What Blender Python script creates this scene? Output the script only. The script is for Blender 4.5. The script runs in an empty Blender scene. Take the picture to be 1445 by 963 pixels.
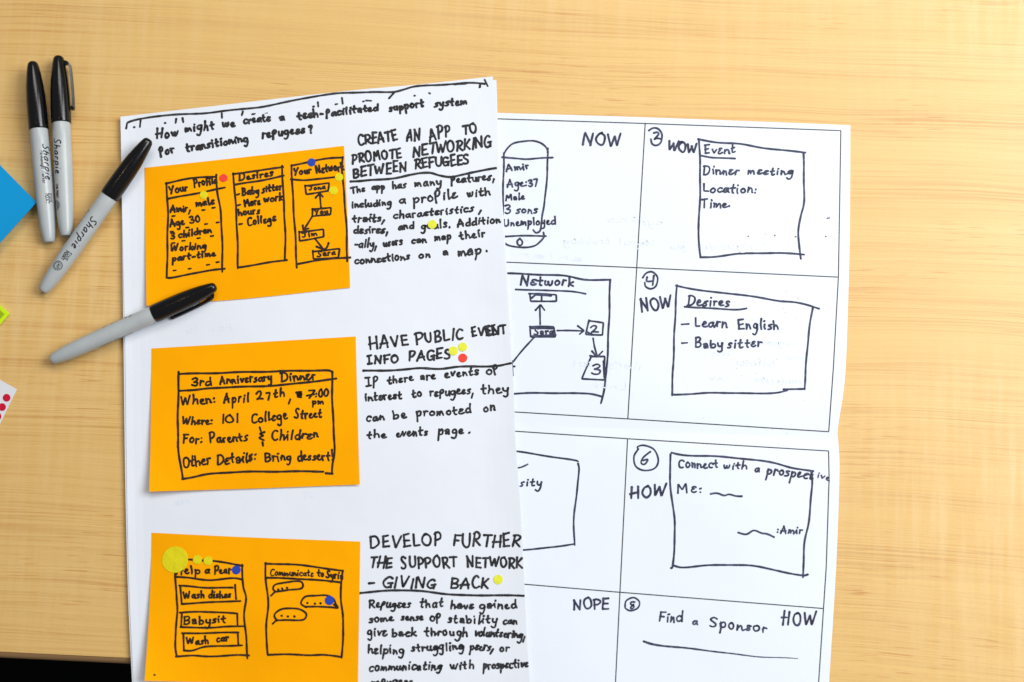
import bpy, math, random
import numpy as np
from mathutils import Vector, Matrix
sc = bpy.context.scene

# ------------------------------------------------------------------ camera, world, lamps, exposure
LENS, FW, FH = 43.0, 1445.0, 963.0
FPX = LENS / 36.0 * FW
DIST = FPX * 0.00052
TILT = math.radians(6.5)
cam = bpy.data.cameras.new('camera')
co = bpy.data.objects.new('camera', cam)
sc.collection.objects.link(co)
CAM = np.array([0.0, -math.sin(TILT) * DIST, math.cos(TILT) * DIST])
co.location = CAM
co.rotation_euler = (TILT, 0, 0)
cam.lens = LENS
cam.sensor_width = 36
cam.clip_start = 0.01
cam.clip_end = 50
cam.dof.use_dof = True
cam.dof.focus_distance = DIST
cam.dof.aperture_fstop = 2.4
sc.camera = co

world = bpy.data.worlds.new('World')
sc.world = world
world.use_nodes = True
bg = world.node_tree.nodes['Background']
bg.inputs[0].default_value = (0.90, 0.93, 1.0, 1)
bg.inputs[1].default_value = 0.22


def area(name, loc, target, sx, sy, power, col, spread=180):
    l = bpy.data.lights.new(name, 'AREA')
    l.shape = 'RECTANGLE'
    l.size, l.size_y, l.energy, l.color = sx, sy, power, col
    l.spread = math.radians(spread)
    o = bpy.data.objects.new(name, l)
    sc.collection.objects.link(o)
    o.location = loc
    o.rotation_euler = (Vector(target) - Vector(loc)).to_track_quat('-Z', 'Y').to_euler()
    return o


area('window_light', (1.45, 0.45, 1.5), (0.05, 0.0, 0), 1.3, 1.1, 46, (0.95, 0.98, 1.0))
area('ceiling_light', (0.30, 1.35, 1.9), (0.0, 0.1, 0), 1.2, 0.6, 16, (1.0, 0.96, 0.90))
for i, (x, y) in enumerate([(-0.62, 0.30)]):
    pl = bpy.data.lights.new('ceiling_bulb', 'POINT')
    pl.energy, pl.color, pl.shadow_soft_size = 3.0, (1.0, 0.66, 0.34), 0.03
    po = bpy.data.objects.new('ceiling_bulb', pl)
    sc.collection.objects.link(po)
    po.location = (x, y, 1.9)
sc.view_settings.view_transform = 'Standard'
sc.view_settings.look = 'None'
sc.view_settings.exposure = 0.15
sc.view_settings.gamma = 1.0
sc.view_settings.use_curve_mapping = False
sc.render.engine = 'CYCLES'

# ------------------------------------------------------------------ measuring: photo coordinates laid out on the table plane
CT, ST = math.cos(TILT), math.sin(TILT)


def P(u, v, z=0.0):
    dx = (u - FW / 2) / FPX
    dy = -(v - FH / 2) / FPX
    d = (dx, dy * CT + ST, dy * ST - CT)
    t = (z - CAM[2]) / d[2]
    return (CAM[0] + t * d[0], CAM[1] + t * d[1], z)


MM = 0.001
rng = random.Random(7)


# ------------------------------------------------------------------ materials
def mat(name, col, rough=0.6, spec=0.5):
    m = bpy.data.materials.new(name)
    m.use_nodes = True
    b = m.node_tree.nodes['Principled BSDF']
    b.inputs['Base Color'].default_value = (*col, 1)
    b.inputs['Roughness'].default_value = rough
    b.inputs['Specular IOR Level'].default_value = spec
    return m


class NT:
    def __init__(s, m):
        s.t = m.node_tree
        s.b = s.t.nodes['Principled BSDF']
        s.co = s.t.nodes.new('ShaderNodeTexCoord').outputs['Object']

    def n(s, kind, **kw):
        x = s.t.nodes.new(kind)
        for k, v in kw.items():
            setattr(x, k, v)
        return x

    def link(s, a, b):
        s.t.links.new(a, b)

    def mapping(s, scale, rot=(0, 0, 0), vec=None, loc=(0, 0, 0)):
        m = s.n('ShaderNodeMapping')
        m.inputs['Scale'].default_value = scale
        m.inputs['Rotation'].default_value = rot
        m.inputs['Location'].default_value = loc
        s.link(vec or s.co, m.inputs['Vector'])
        return m.outputs[0]

    def noise(s, vec, scale=1.0, detail=3, rough=0.5, dist=0.0):
        x = s.n('ShaderNodeTexNoise')
        x.inputs['Scale'].default_value = scale
        x.inputs['Detail'].default_value = detail
        x.inputs['Roughness'].default_value = rough
        x.inputs['Distortion'].default_value = dist
        s.link(vec, x.inputs['Vector'])
        return x.outputs['Fac']

    def ramp(s, fac, stops):
        x = s.n('ShaderNodeValToRGB')
        e = x.color_ramp.elements
        while len(e) < len(stops):
            e.new(0.5)
        for i, (p, c) in enumerate(stops):
            e[i].position = p
            e[i].color = (*c, 1) if len(c) == 3 else c
        s.link(fac, x.inputs[0])
        return x.outputs[0]

    def grey(s, fac, a, b):
        return s.ramp(fac, [(a, (0, 0, 0)), (b, (1, 1, 1))])

    def mix(s, fac, a, b, mode='MIX'):
        x = s.n('ShaderNodeMix', data_type='RGBA', blend_type=mode)
        for sock, val in ((x.inputs[0], fac), (x.inputs[6], a), (x.inputs[7], b)):
            if hasattr(val, 'node'):
                s.link(val, sock)
            elif isinstance(val, (int, float)):
                sock.default_value = val
            else:
                sock.default_value = (*val, 1)
        return x.outputs[2]

    def math(s, op, a, b=0.0, clamp=False):
        x = s.n('ShaderNodeMath', operation=op, use_clamp=clamp)
        for sock, val in ((x.inputs[0], a), (x.inputs[1], b)):
            if hasattr(val, 'node'):
                s.link(val, sock)
            else:
                sock.default_value = val
        return x.outputs[0]

    def bump(s, h, strength, dist):
        x = s.n('ShaderNodeBump')
        x.inputs['Strength'].default_value = strength
        x.inputs['Distance'].default_value = dist
        s.link(h, x.inputs['Height'])
        s.link(x.outputs[0], s.b.inputs['Normal'])


def wood_material():
    m = mat('maple_laminate', (0.6, 0.4, 0.2), 0.40, 0.5)
    k = NT(m)
    # warp the grain gently
    wn = k.noise(k.mapping((2.2, 5.0, 1)), 1.0, 2, 0.5)
    wn2 = k.noise(k.mapping((7.0, 26.0, 1)), 1.0, 2, 0.5)
    sep = k.n('ShaderNodeSeparateXYZ')
    k.link(k.co, sep.inputs[0])
    y = k.math('ADD', sep.outputs[1], k.math('MULTIPLY', wn, 0.028))
    y = k.math('ADD', y, k.math('MULTIPLY', wn2, 0.0030))
    comb = k.n('ShaderNodeCombineXYZ')
    k.link(sep.outputs[0], comb.inputs[0])
    k.link(y, comb.inputs[1])
    v = comb.outputs[0]
    broad = k.noise(k.mapping((1.1, 24, 1), vec=v), 1, 3, 0.55)
    mid = k.noise(k.mapping((1.6, 110, 1), vec=v, loc=(3, 1, 0)), 1, 3, 0.6)
    fine = k.noise(k.mapping((5.0, 800, 1), vec=v, loc=(9, 4, 0)), 1, 3, 0.6)
    def ridge(sx_, sy_, off, wid):
        n0 = k.noise(k.mapping((sx_, sy_, 1), vec=v, loc=off), 1, 1.5, 0.5)
        return k.math('SUBTRACT', 1.0, k.math('DIVIDE', k.math('ABSOLUTE', k.math('SUBTRACT', n0, 0.5)), wid), True)
    line = ridge(1.4, 210, (1, 7, 0), 0.024)
    line2 = ridge(3.2, 430, (6, 3, 0), 0.04)
    fade = k.grey(k.noise(k.mapping((3.0, 40, 1), vec=v, loc=(8, 8, 0)), 1, 2, 0.5), 0.36, 0.66)
    streak = k.noise(k.mapping((32.0, 800, 1), vec=v, loc=(5, 2, 0)), 1, 1, 0.4)
    where = k.noise(k.mapping((7, 14, 1), loc=(2, 2, 0)), 1, 2, 0.5)
    figure = k.noise(k.mapping((110, 9, 1), vec=v), 1, 3, 0.6)
    pores = k.noise(k.mapping((260, 900, 1), vec=v), 1, 2, 0.5)
    base = k.ramp(broad, [(0.25, (0.705, 0.438, 0.138)), (0.5, (0.735, 0.470, 0.160)), (0.75, (0.755, 0.495, 0.180))])
    c = k.mix(k.math('MULTIPLY', k.grey(mid, 0.45, 0.75), 0.12), base, (0.60, 0.34, 0.11))
    c = k.mix(k.math('MULTIPLY', k.grey(fine, 0.45, 0.75), 0.32), c, (0.52, 0.29, 0.10))
    c = k.mix(k.math('MULTIPLY', k.math('MULTIPLY', line, fade), 0.78), c, (0.55, 0.25, 0.06))
    c = k.mix(k.math('MULTIPLY', k.math('MULTIPLY', line2, fade), 0.60), c, (0.52, 0.27, 0.08))
    sk = k.math('MULTIPLY', k.grey(streak, 0.64, 0.72), k.grey(where, 0.50, 0.60))
    c = k.mix(k.math('MULTIPLY', sk, 0.75), c, (0.50, 0.21, 0.05))
    fg = k.math('MULTIPLY', k.grey(figure, 0.40, 0.68), k.grey(k.noise(k.mapping((2.5, 3.5, 1), loc=(4, 1.5, 0)), 1, 2), 0.38, 0.62))
    c = k.mix(k.math('MULTIPLY', fg, 0.42), c, (0.80, 0.59, 0.30))
    c = k.mix(k.math('MULTIPLY', k.grey(pores, 0.5, 0.8), 0.13), c, (0.45, 0.25, 0.1))
    k.link(c, k.b.inputs['Base Color'])
    k.link(k.math('ADD', 0.37, k.math('MULTIPLY', mid, 0.12)), k.b.inputs['Roughness'])
    k.bump(k.math('ADD', fine, pores), 0.12, 0.0002)
    return m


def paper_material(name, col, dark=0.97, scale=9.0, wr=0.25, rough=0.75, spec=0.22):
    m = mat(name, col, rough, spec)
    k = NT(m)
    big = k.noise(k.mapping((1, 1, 1)), scale, 3, 0.55)
    fib = k.noise(k.mapping((1, 1, 1)), 900, 3, 0.6)
    c = k.mix(k.grey(big, 0.35, 0.7), col, tuple(x * dark for x in col))
    c = k.mix(k.math('MULTIPLY', k.grey(fib, 0.4, 0.75), 0.10), c, tuple(x * 0.9 for x in col))
    k.link(c, k.b.inputs['Base Color'])
    k.bump(k.math('ADD', k.math('MULTIPLY', big, 6.0), k.math('MULTIPLY', fib, 0.15)), wr, 0.0012)
    return m


def ink_material(name, col, col2, rough=0.55):
    m = mat(name, col, rough, 0.3)
    k = NT(m)
    a = k.noise(k.mapping((1, 1, 1)), 260, 4, 0.65)
    k.link(k.ramp(a, [(0.32, tuple(x * 0.75 for x in col)), (0.5, col), (0.70, tuple(x * 1.35 for x in col2))]), k.b.inputs['Base Color'])
    return m


M_WOOD = wood_material()
M_PAPER = paper_material('white_paper', (0.77, 0.80, 0.86), 0.955)
M_PAPER2 = paper_material('white_print_paper', (0.775, 0.815, 0.885), 0.965, 6.0)
M_NOTE = paper_material('orange_note_paper', (0.98, 0.395, 0.0005), 0.93, 9.0, 0.5, 0.9, 0.06)
M_INK = ink_material('black_marker_ink', (0.016, 0.016, 0.019), (0.04, 0.04, 0.046))
M_NAVY = ink_material('blue_black_marker_ink', (0.028, 0.031, 0.066), (0.058, 0.063, 0.122))
M_BROWN = ink_material('marker_ink_on_orange', (0.020, 0.009, 0.003), (0.048, 0.018, 0.005))
M_PRINT = mat('printed_black_line', (0.03, 0.03, 0.03), 0.6)
M_BLEED = mat('ink_showing_through_paper', (0.715, 0.74, 0.80), 0.8, 0.2)
_k = NT(M_BLEED)
_k.link(_k.ramp(_k.noise(_k.mapping((1, 1, 1)), 420, 2), [(0.42, (0.765, 0.805, 0.875)), (0.66, (0.71, 0.75, 0.825))]), _k.b.inputs['Base Color'])
M_BLEED2 = mat('stronger_ink_showing_through', (0.55, 0.59, 0.66), 0.8, 0.2)
M_YEL = paper_material('fluorescent_yellow_dot', (0.76, 0.77, 0.05), 0.93, 90, 0.2, 0.6)
M_YELO = paper_material('yellow_dot_over_orange', (0.74, 0.64, 0.008), 0.93, 90, 0.2, 0.6)
M_RED = paper_material('red_dot', (0.85, 0.055, 0.035), 0.95, 90, 0.2, 0.6)
M_RED2 = paper_material('crimson_dot', (0.56, 0.006, 0.035), 0.95, 90, 0.2, 0.6)
M_BLUE = paper_material('blue_dot', (0.018, 0.055, 0.42), 0.95, 90, 0.2, 0.6)


# ------------------------------------------------------------------ objects
def link(o):
    sc.collection.objects.link(o)
    return o


def thing(name, label, cat, loc, group=None, rot=None):
    o = link(bpy.data.objects.new(name, None))
    o.empty_display_size = 0.01
    o.location = loc
    if rot is not None:
        o.rotation_euler = rot
    o['label'] = label
    o['category'] = cat
    if group:
        o['group'] = group
    return o


def mesh_obj(name, V, F, m, parent=None, origin=(0, 0, 0), label=None, smooth=False, me=None):
    if me is None:
        me = bpy.data.meshes.new(name)
        ox, oy, oz = origin
        me.from_pydata([(a - ox, b - oy, c - oz) for a, b, c in V], [], F)
        me.materials.append(m)
        if smooth:
            me.polygons.foreach_set('use_smooth', [True] * len(me.polygons))
        me.update()
    o = link(bpy.data.objects.new(name, me))
    if parent:
        o.parent = parent
    if label:
        o['label'] = label
    return o


def lerp_poly(pts, t):
    """point on a polyline given as (v-parameter sorted) at fraction t of its index length by y"""
    d = [0.0]
    for a, b in zip(pts, pts[1:]):
        d.append(d[-1] + math.hypot(b[0] - a[0], b[1] - a[1]))
    L = d[-1] * t
    for i in range(len(pts) - 1):
        if L <= d[i + 1] or i == len(pts) - 2:
            f = (L - d[i]) / max(1e-9, d[i + 1] - d[i])
            a, b = pts[i], pts[i + 1]
            return (a[0] + (b[0] - a[0]) * f, a[1] + (b[1] - a[1]) * f)


def smooth_poly(pts, n=4):
    if len(pts) < 3:
        return pts
    p = [pts[0]] + list(pts) + [pts[-1]]
    out = []
    for i in range(1, len(p) - 2):
        p0, p1, p2, p3 = p[i - 1], p[i], p[i + 1], p[i + 2]
        for k in range(n):
            t = k / n
            out.append(tuple(0.5 * ((2 * p1[j]) + (-p0[j] + p2[j]) * t + (2 * p0[j] - 5 * p1[j] + 4 * p2[j] - p3[j]) * t * t +
                                    (-p0[j] + 3 * p1[j] - 3 * p2[j] + p3[j]) * t ** 3) for j in range(2)))
    out.append(tuple(pts[-1]))
    return out


def patch(name, L, R, T, B, zf, th, m, parent, origin, nu=40, nv=60, label=None):
    """a sheet: Coons patch between left, right, top and bottom outlines, height zf, thickness th"""
    L, R, T, B = (smooth_poly(x) for x in (L, R, T, B))
    c00, c10, c01, c11 = L[0], R[0], L[-1], R[-1]
    V, F = [], []
    uv = []
    for j in range(nv + 1):
        t = j / nv
        l, r = lerp_poly(L, t), lerp_poly(R, t)
        row = []
        for i in range(nu + 1):
            s = i / nu
            a, b = lerp_poly(T, s), lerp_poly(B, s)
            q = []
            for d in (0, 1):
                q.append((1 - s) * l[d] + s * r[d] + (1 - t) * a[d] + t * b[d]
                         - ((1 - s) * (1 - t) * c00[d] + s * (1 - t) * c10[d] + (1 - s) * t * c01[d] + s * t * c11[d]))
            uv.append(q)
    for u, v in uv:
        V.append(P(u, v, zf(u, v)))
    n = len(V)
    for x, y, z in V[:n]:
        V.append((x, y, z - th))
    W = nu + 1
    for j in range(nv):
        for i in range(nu):
            a = j * W + i
            F.append((a, a + W, a + W + 1, a + 1))
            F.append((n + a, n + a + 1, n + a + W + 1, n + a + W))
    bd = [i for i in range(W)] + [j * W + nu for j in range(1, nv + 1)] + \
         [nv * W + i for i in range(nu - 1, -1, -1)] + [j * W for j in range(nv - 1, 0, -1)]
    for a, b in zip(bd, bd[1:] + bd[:1]):
        F.append((a, b, b + n, a + n))
    return mesh_obj(name, V, F, m, parent, origin, label)


# ------------------------------------------------------------------ pen strokes
class Ink:
    """collects pen strokes (lists of photo points) that lie on one surface, and links them as one part"""

    def __init__(s, zf, seed=0):
        s.V, s.F, s.zf, s.k = [], [], zf, 0
        s.wm = 1.10 if zf is z_D else 1.13
        s.r = random.Random(seed)

    def stroke(s, pts, w, lin=False, taper=None, soft=1):
        if len(pts) == 1:
            pts = [pts[0], (pts[0][0] + 0.5, pts[0][1] + 0.2)]
        q = list(pts) if lin or len(pts) < 3 else smooth_poly(pts, 5)
        # resample
        d = [0.0]
        for a, b in zip(q, q[1:]):
            d.append(d[-1] + math.hypot(b[0] - a[0], b[1] - a[1]))
        Lt = d[-1]
        n = max(2, min(400, int(Lt / 1.0)))
        A = np.array(q, float)
        D = np.array(d)
        tt = np.linspace(0, Lt, n + 1)
        X = np.interp(tt, D, A[:, 0])
        Y = np.interp(tt, D, A[:, 1])
        for _ in range(soft):
            if n > 3:
                X[1:-1] = 0.25 * X[:-2] + 0.5 * X[1:-1] + 0.25 * X[2:]
                Y[1:-1] = 0.25 * Y[:-2] + 0.5 * Y[1:-1] + 0.25 * Y[2:]
        # slow hand tremor on long lines
        ph = s.r.random() * 6.28
        if Lt > 30:
            X = X + 0.35 * np.sin(tt / 9 + ph)
            Y = Y + 0.35 * np.cos(tt / 11 + ph)
        dx, dy = np.gradient(X), np.gradient(Y)
        l = np.hypot(dx, dy) + 1e-9
        nx, ny = -dy / l, dx / l
        ww = w * s.wm * 0.5 * (1 + 0.08 * np.sin(tt / 5.0 + ph * 3) + 0.05 * np.sin(tt / 2.1 + ph))
        ww[0] *= 1.12
        ww[1] *= 1.10
        ww[-1] *= s.r.uniform(0.8, 1.12)
        if taper:
            ww = ww * np.linspace(taper[0], taper[1], n + 1)
        s.k = (s.k + 1) % 12
        dz = 0.00009 + s.k * 0.000003
        b0 = len(s.V)
        for i in range(n + 1):
            for sg in (1, -1):
                u, v = X[i] + sg * nx[i] * ww[i], Y[i] + sg * ny[i] * ww[i]
                s.V.append(P(u, v, s.zf(u, v) + dz))
        for i in range(n):
            a = b0 + 2 * i
            s.F.append((a, a + 1, a + 3, a + 2))
        # round ends
        for i, sg in ((0, -1), (n, 1)):
            c = len(s.V)
            base = math.atan2(ny[i], nx[i])
            ring = []
            for k in range(0, 6):
                a = base - sg * math.pi * k / 5
                u, v = X[i] + math.cos(a) * ww[i], Y[i] + math.sin(a) * ww[i]
                s.V.append(P(u, v, s.zf(u, v) + dz))
                ring.append(c + k)
            s.F.append(tuple(ring))

    def build(s, name, m, parent, origin, label=None):
        # make every face look up
        F = []
        for f in s.F:
            a = 0.0
            for i in range(len(f)):
                p, q = s.V[f[i]], s.V[f[(i + 1) % len(f)]]
                a += p[0] * q[1] - q[0] * p[1]
            F.append(f if a > 0 else tuple(reversed(f)))
        return mesh_obj(name, s.V, F, m, parent, origin, label)


# a hand of single strokes: x-height 1, capitals 1.7; "L" straight, "S" curved
G = {}


def g(ch, w, *st):
    out = []
    for t in st:
        pts = [tuple(float(c) for c in p.split(',')) for p in t[1:].split()]
        out.append((t[0] == 'L', pts))
    G[ch] = (w, out)


g('a', .8, 'S.64,.9 .34,.95 .08,.55 .14,.12 .4,.08 .62,.5 .66,.85', 'S.66,.92 .64,.4 .8,.02')
g('b', .8, 'S.1,1.65 .1,.8 .12,.05', 'S.12,.6 .42,.95 .72,.7 .68,.22 .35,0 .12,.15')
g('c', .7, 'S.68,.85 .4,1 .1,.7 .08,.28 .32,0 .68,.15')
g('d', .85, 'S.7,.8 .42,.95 .1,.65 .08,.22 .35,0 .68,.25', 'S.76,1.65 .74,.8 .8,.02')
g('e', .68, 'S.1,.48 .42,.62 .5,.88 .3,1 .12,.78 .08,.35 .28,.02 .7,.14')
g('f', .6, 'S.62,1.45 .42,1.68 .25,1.4 .24,.6 .22,-.05', 'L.02,.85 .55,.95')
g('%', .75, 'S.12,-.35 .14,.4 .2,1.25', 'S.1,1.0 .3,1.45 .62,1.35 .62,.95 .38,.68 .18,.62')
g('g', .8, 'S.68,.85 .4,1 .1,.75 .1,.35 .38,.15 .66,.45 .7,.9 .72,.2 .62,-.5 .35,-.8 .02,-.62')
g('h', .8, 'S.12,1.65 .12,.8 .1,0', 'S.12,.55 .38,.92 .62,.8 .66,.4 .7,0')
g('i', .35, 'S.16,.9 .15,.4 .2,0', 'S.2,1.35 .24,1.42')
g('j', .4, 'S.25,.9 .26,0 .15,-.6 -.1,-.7', 'S.28,1.35 .3,1.42')
g('k', .75, 'S.12,1.65 .12,.8 .1,0', 'L.62,.9 .18,.42 .7,0')
g('l', .35, 'S.16,1.65 .14,.8 .2,0')
g('m', 1.15, 'S.08,.92 .14,.5 .1,.05', 'S.12,.3 .32,.9 .46,.75 .5,.12', 'S.5,.3 .74,.9 .92,.7 1.04,.02')
g('n', .76, 'S.08,.92 .14,.5 .1,.02', 'S.12,.3 .36,.9 .52,.7 .68,.02')
g('o', .78, 'S.42,.98 .12,.78 .08,.3 .35,0 .66,.25 .66,.75 .38,1 .25,.9')
g('p', .8, 'S.1,.95 .14,.2 .1,-.75', 'S.12,.65 .4,1 .7,.75 .62,.25 .35,.05 .14,.22')
g('q', .8, 'S.66,.85 .36,1 .08,.65 .12,.15 .4,.05 .66,.4', 'S.7,.95 .7,0 .74,-.8')
g('r', .58, 'S.1,.95 .14,.5 .12,0', 'S.13,.62 .3,.95 .58,.84')
g('s', .62, 'S.58,.88 .32,1 .12,.78 .3,.55 .52,.38 .45,.08 .06,.05')
g('t', .65, 'S.3,1.5 .26,.7 .32,.05 .5,.02', 'L.02,.92 .62,1.0')
g('u', .8, 'S.1,.92 .1,.35 .3,.02 .58,.2 .66,.9', 'S.66,.9 .66,.4 .76,0')
g('v', .7, 'S.06,.92 .22,.4 .32,.02 .48,.45 .66,.95')
g('w', 1.05, 'S.06,.92 .14,.3 .28,.02 .45,.3 .5,.75', 'S.5,.75 .56,.2 .72,.02 .9,.4 .96,.98')
g('x', .7, 'L.06,.9 .64,.02', 'L.62,.92 .06,.02')
g('y', .8, 'S.1,.92 .12,.45 .32,.2 .6,.4 .7,.92', 'S.7,.92 .68,0 .55,-.6 .28,-.8 .02,-.62')
g('z', .7, 'L.08,.92 .62,.95 .08,.05 .66,.05')
g('A', 1.2, 'L.08,0 .3,.9 .58,1.7', 'L.58,1.7 .85,.8 1.02,0', 'L.12,.55 .98,.72')
g('B', 1.0, 'L.14,1.65 .12,0', 'S.1,1.62 .55,1.7 .82,1.35 .55,.98 .18,.88', 'S.18,.88 .68,.85 .9,.45 .6,.02 .12,0')
g('C', 1.0, 'S.9,1.5 .6,1.7 .22,1.4 .08,.75 .3,.12 .62,0 .95,.2')
g('D', 1.15, 'L.16,1.65 .14,0', 'S.02,1.62 .5,1.68 .92,1.35 1.0,.75 .72,.2 .3,.0 .1,.05')
g('E', .9, 'L.14,1.62 .14,.02', 'L.12,1.62 .8,1.68', 'L.14,.85 .7,.92', 'L.12,.03 .82,.06')
g('F', .85, 'L.14,1.62 .12,0', 'L.12,1.6 .82,1.68', 'L.14,.88 .66,.95')
g('G', 1.1, 'S.88,1.5 .58,1.7 .2,1.4 .08,.75 .3,.1 .62,.02 .9,.3 .92,.68', 'L.55,.75 1.02,.78', 'L.92,.78 .92,.0')
g('H', 1.1, 'L.14,1.65 .14,0', 'L.92,1.68 .9,0', 'L.0,.75 .98,.9')
g('#', 1.2, 'L.3,1.66 .28,-.1', 'L.0,.95 .72,1.0', 'L.92,1.62 .9,0')
g('I', .45, 'L.2,1.65 .2,0')
g('1', .4, 'L.2,1.6 .2,0')
g('|', .75, 'L.38,1.6 .36,.04', 'L.08,1.58 .7,1.64', 'L.04,.02 .7,.06')
g('J', .95, 'S.6,1.62 .62,.6 .42,.05 .08,.25', 'L.1,1.6 .95,1.68')
g('K', 1.0, 'L.14,1.65 .12,0', 'L.8,1.62 .2,.8 .88,.02')
g('L', .85, 'L.14,1.65 .12,.04 .8,.06')
g('M', 1.35, 'L.1,0 .2,1.6 .6,.6 1.02,1.65 1.18,0')
g('N', 1.2, 'L.12,0 .16,1.62', 'L.16,1.62 .9,.05', 'L.9,.05 .98,1.68')
g('O', 1.15, 'S.62,1.68 .22,1.45 .08,.8 .3,.12 .7,.05 1.0,.6 .95,1.3 .6,1.68 .4,1.6')
g('P', .95, 'L.14,1.65 .12,-.05', 'S.02,1.55 .45,1.72 .82,1.45 .75,1.02 .4,.78 .16,.72')
g('R', 1.0, 'L.14,1.65 .12,0', 'S.02,1.55 .45,1.72 .82,1.42 .7,1.02 .3,.82', 'L.3,.82 .6,.4 .95,.02')
g('S', .9, 'S.8,1.5 .48,1.7 .18,1.35 .42,.95 .74,.6 .66,.12 .3,0 .02,.18')
g('T', 1.0, 'L.5,1.65 .46,0', 'L.02,1.58 .98,1.68')
g('U', 1.1, 'S.12,1.62 .12,.7 .3,.1 .62,.02 .9,.4 .96,1.65')
g('V', 1.05, 'L.06,1.62 .45,.02 .96,1.66')
g('W', 1.5, 'L.04,1.6 .26,.05 .7,1.25', 'L.7,1.25 .95,.03 1.4,1.7')
g('Y', 1.0, 'S.06,1.6 .2,1.1 .5,.85', 'L.95,1.68 .5,.85 .3,0')
g('0', .85, 'S.42,1.55 .12,1.2 .1,.5 .38,.02 .7,.4 .72,1.1 .45,1.55')
g('2', .9, 'S.12,1.2 .35,1.6 .7,1.4 .6,.9 .15,.12', 'S.15,.12 .4,.22 .85,.08')
g('3', .85, 'S.1,1.45 .5,1.62 .72,1.3 .32,.88', 'S.32,.88 .76,.7 .66,.15 .3,0 .02,.22')
g('4', .9, 'L.3,1.5 .12,.7 .8,.72', 'L.7,1.5 .62,0')
g('6', .8, 'S.62,1.55 .25,1.1 .1,.5 .3,.02 .62,.15 .66,.6 .3,.68 .14,.45')
g('7', .8, 'L.08,1.5 .7,1.55 .3,0')
g('8', .8, 'S.65,1.3 .38,1.55 .15,1.25 .4,.85 .66,.45 .4,.02 .1,.35 .4,.85 .65,1.3')
g('z7', .9, 'L.08,1.5 .75,1.6 .3,0', 'L.1,.8 .75,.85')
g('?', .7, 'S.08,1.35 .35,1.65 .62,1.35 .35,.9 .3,.5', 'S.28,.05 .32,.1')
g('!', .4, 'L.22,1.65 .18,.5', 'S.16,.02 .2,.06')
g('.', .35, 'S.14,.04 .2,.1')
g(',', .4, 'L.26,.15 .02,-.6')
g(':', .45, 'S.2,.15 .24,.2', 'S.22,.85 .26,.9')
g('-', .7, 'L.1,.5 .6,.56')
g("'", .3, 'L.16,1.6 .12,1.3')
g(' ', .5)


g('e2', .68, 'S.58,.9 .3,1 .1,.8 .32,.55', 'S.32,.55 .04,.4 .1,.05 .38,-.02 .66,.16')
g('a2', .8, 'S.12,.8 .4,.98 .62,.8 .6,.4 .66,.02', 'S.6,.5 .25,.55 .06,.28 .25,.02 .58,.2')
g('t2', .65, 'S.34,1.5 .26,.8 .24,.1 .42,-.02 .6,.12', 'L.06,.84 .6,.98')
g('r2', .58, 'L.12,.98 .1,0', 'S.1,.72 .24,.98 .52,.96')
g('i2', .35, 'L.14,.88 .18,0', 'S.22,1.3 .3,1.36')
g('s2', .62, 'S.6,.98 .3,.92 .12,.7 .4,.5 .52,.24 .3,.0 .04,.0')
g('n2', .76, 'L.1,.95 .08,0', 'S.1,.5 .4,.96 .6,.6 .62,.1 .74,.06')
ALT = {k_: k_ + '2' for k_ in 'eatrisn'}


def word(ink, txt, x0, y0, x1, y1, h, w, jit=1.0, mirror=False, slant=None):
    r = ink.r
    gap = 0.26 if txt[-1].islower() else 0.20
    h = h * (0.93 if txt[-1].islower() else 1.0)
    adv = [G[c][0] + gap for c in txt]
    tot = sum(adv) - gap
    jit = jit * min(1.0, max(0.45, (h / 6.6) ** 2))
    L = math.hypot(x1 - x0, y1 - y0)
    sx = L / tot
    ex, ey = (x1 - x0) / L, (y1 - y0) / L
    nx, ny = ey, -ex                     # up in the picture
    sl = r.uniform(-0.04, 0.17) if slant is None else slant
    cx = 0.0
    pe = None
    for c, a in zip(txt, adv):
        first = True
        hs = h * (1 + jit * r.uniform(-0.13, 0.14))
        by = jit * r.uniform(-0.14, 0.14) * h
        rot = jit * r.uniform(-0.10, 0.10)
        gw = G[c][0]
        fx = sx * (1 + jit * r.uniform(-0.08, 0.12))
        cc = c
        if c in ALT and r.random() < 0.45 and jit > 0.4:
            cc = ALT[c]
        for lin, pts in G[cc][1]:
            q = []
            for px, py in pts:
                jx, jy = jit * r.uniform(-0.07, 0.07), jit * r.uniform(-0.06, 0.06)
                lx = (px + jx - gw / 2) * fx + gw / 2 * sx
                ly = (py + jy) * hs * (1.3 if py < -0.1 else (1.08 if py > 1.1 and h < 9.5 else 1.0))
                lx, ly = lx + (rot + sl) * ly, ly - rot * (px - gw / 2) * sx + by
                X = cx * sx + lx
                if mirror:
                    X = L - X
                q.append((x0 + ex * X + nx * ly, y0 + ey * X + ny * ly))
            if first and pe and c in 'aenucmrivwsgo' and jit > 0.4 and not mirror and r.random() < 0.5:
                a_, b_ = pe, q[0]
                ink.stroke([a_, (a_[0] * .55 + b_[0] * .45 - nx * h * .06, a_[1] * .55 + b_[1] * .45 - ny * h * .06), b_], w * 0.85)
            first = False
            ink.stroke(q, w, lin)
        pe = q[-1] if c in 'aenucmhdlk' else None
        cx += a


def reg(x0, y0, sc_):
    return lambda *pts: [(x0 + a / sc_, y0 + b / sc_) for a, b in pts]


# ------------------------------------------------------------------ surface heights
def base_h(u, v):
    return (0.0007 + 0.0006 * math.sin(u / 130.0 + 1.0) * math.sin(v / 170.0 + 0.4)
            + 0.0003 * math.sin(u / 61.0) * math.cos(v / 83.0))


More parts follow.
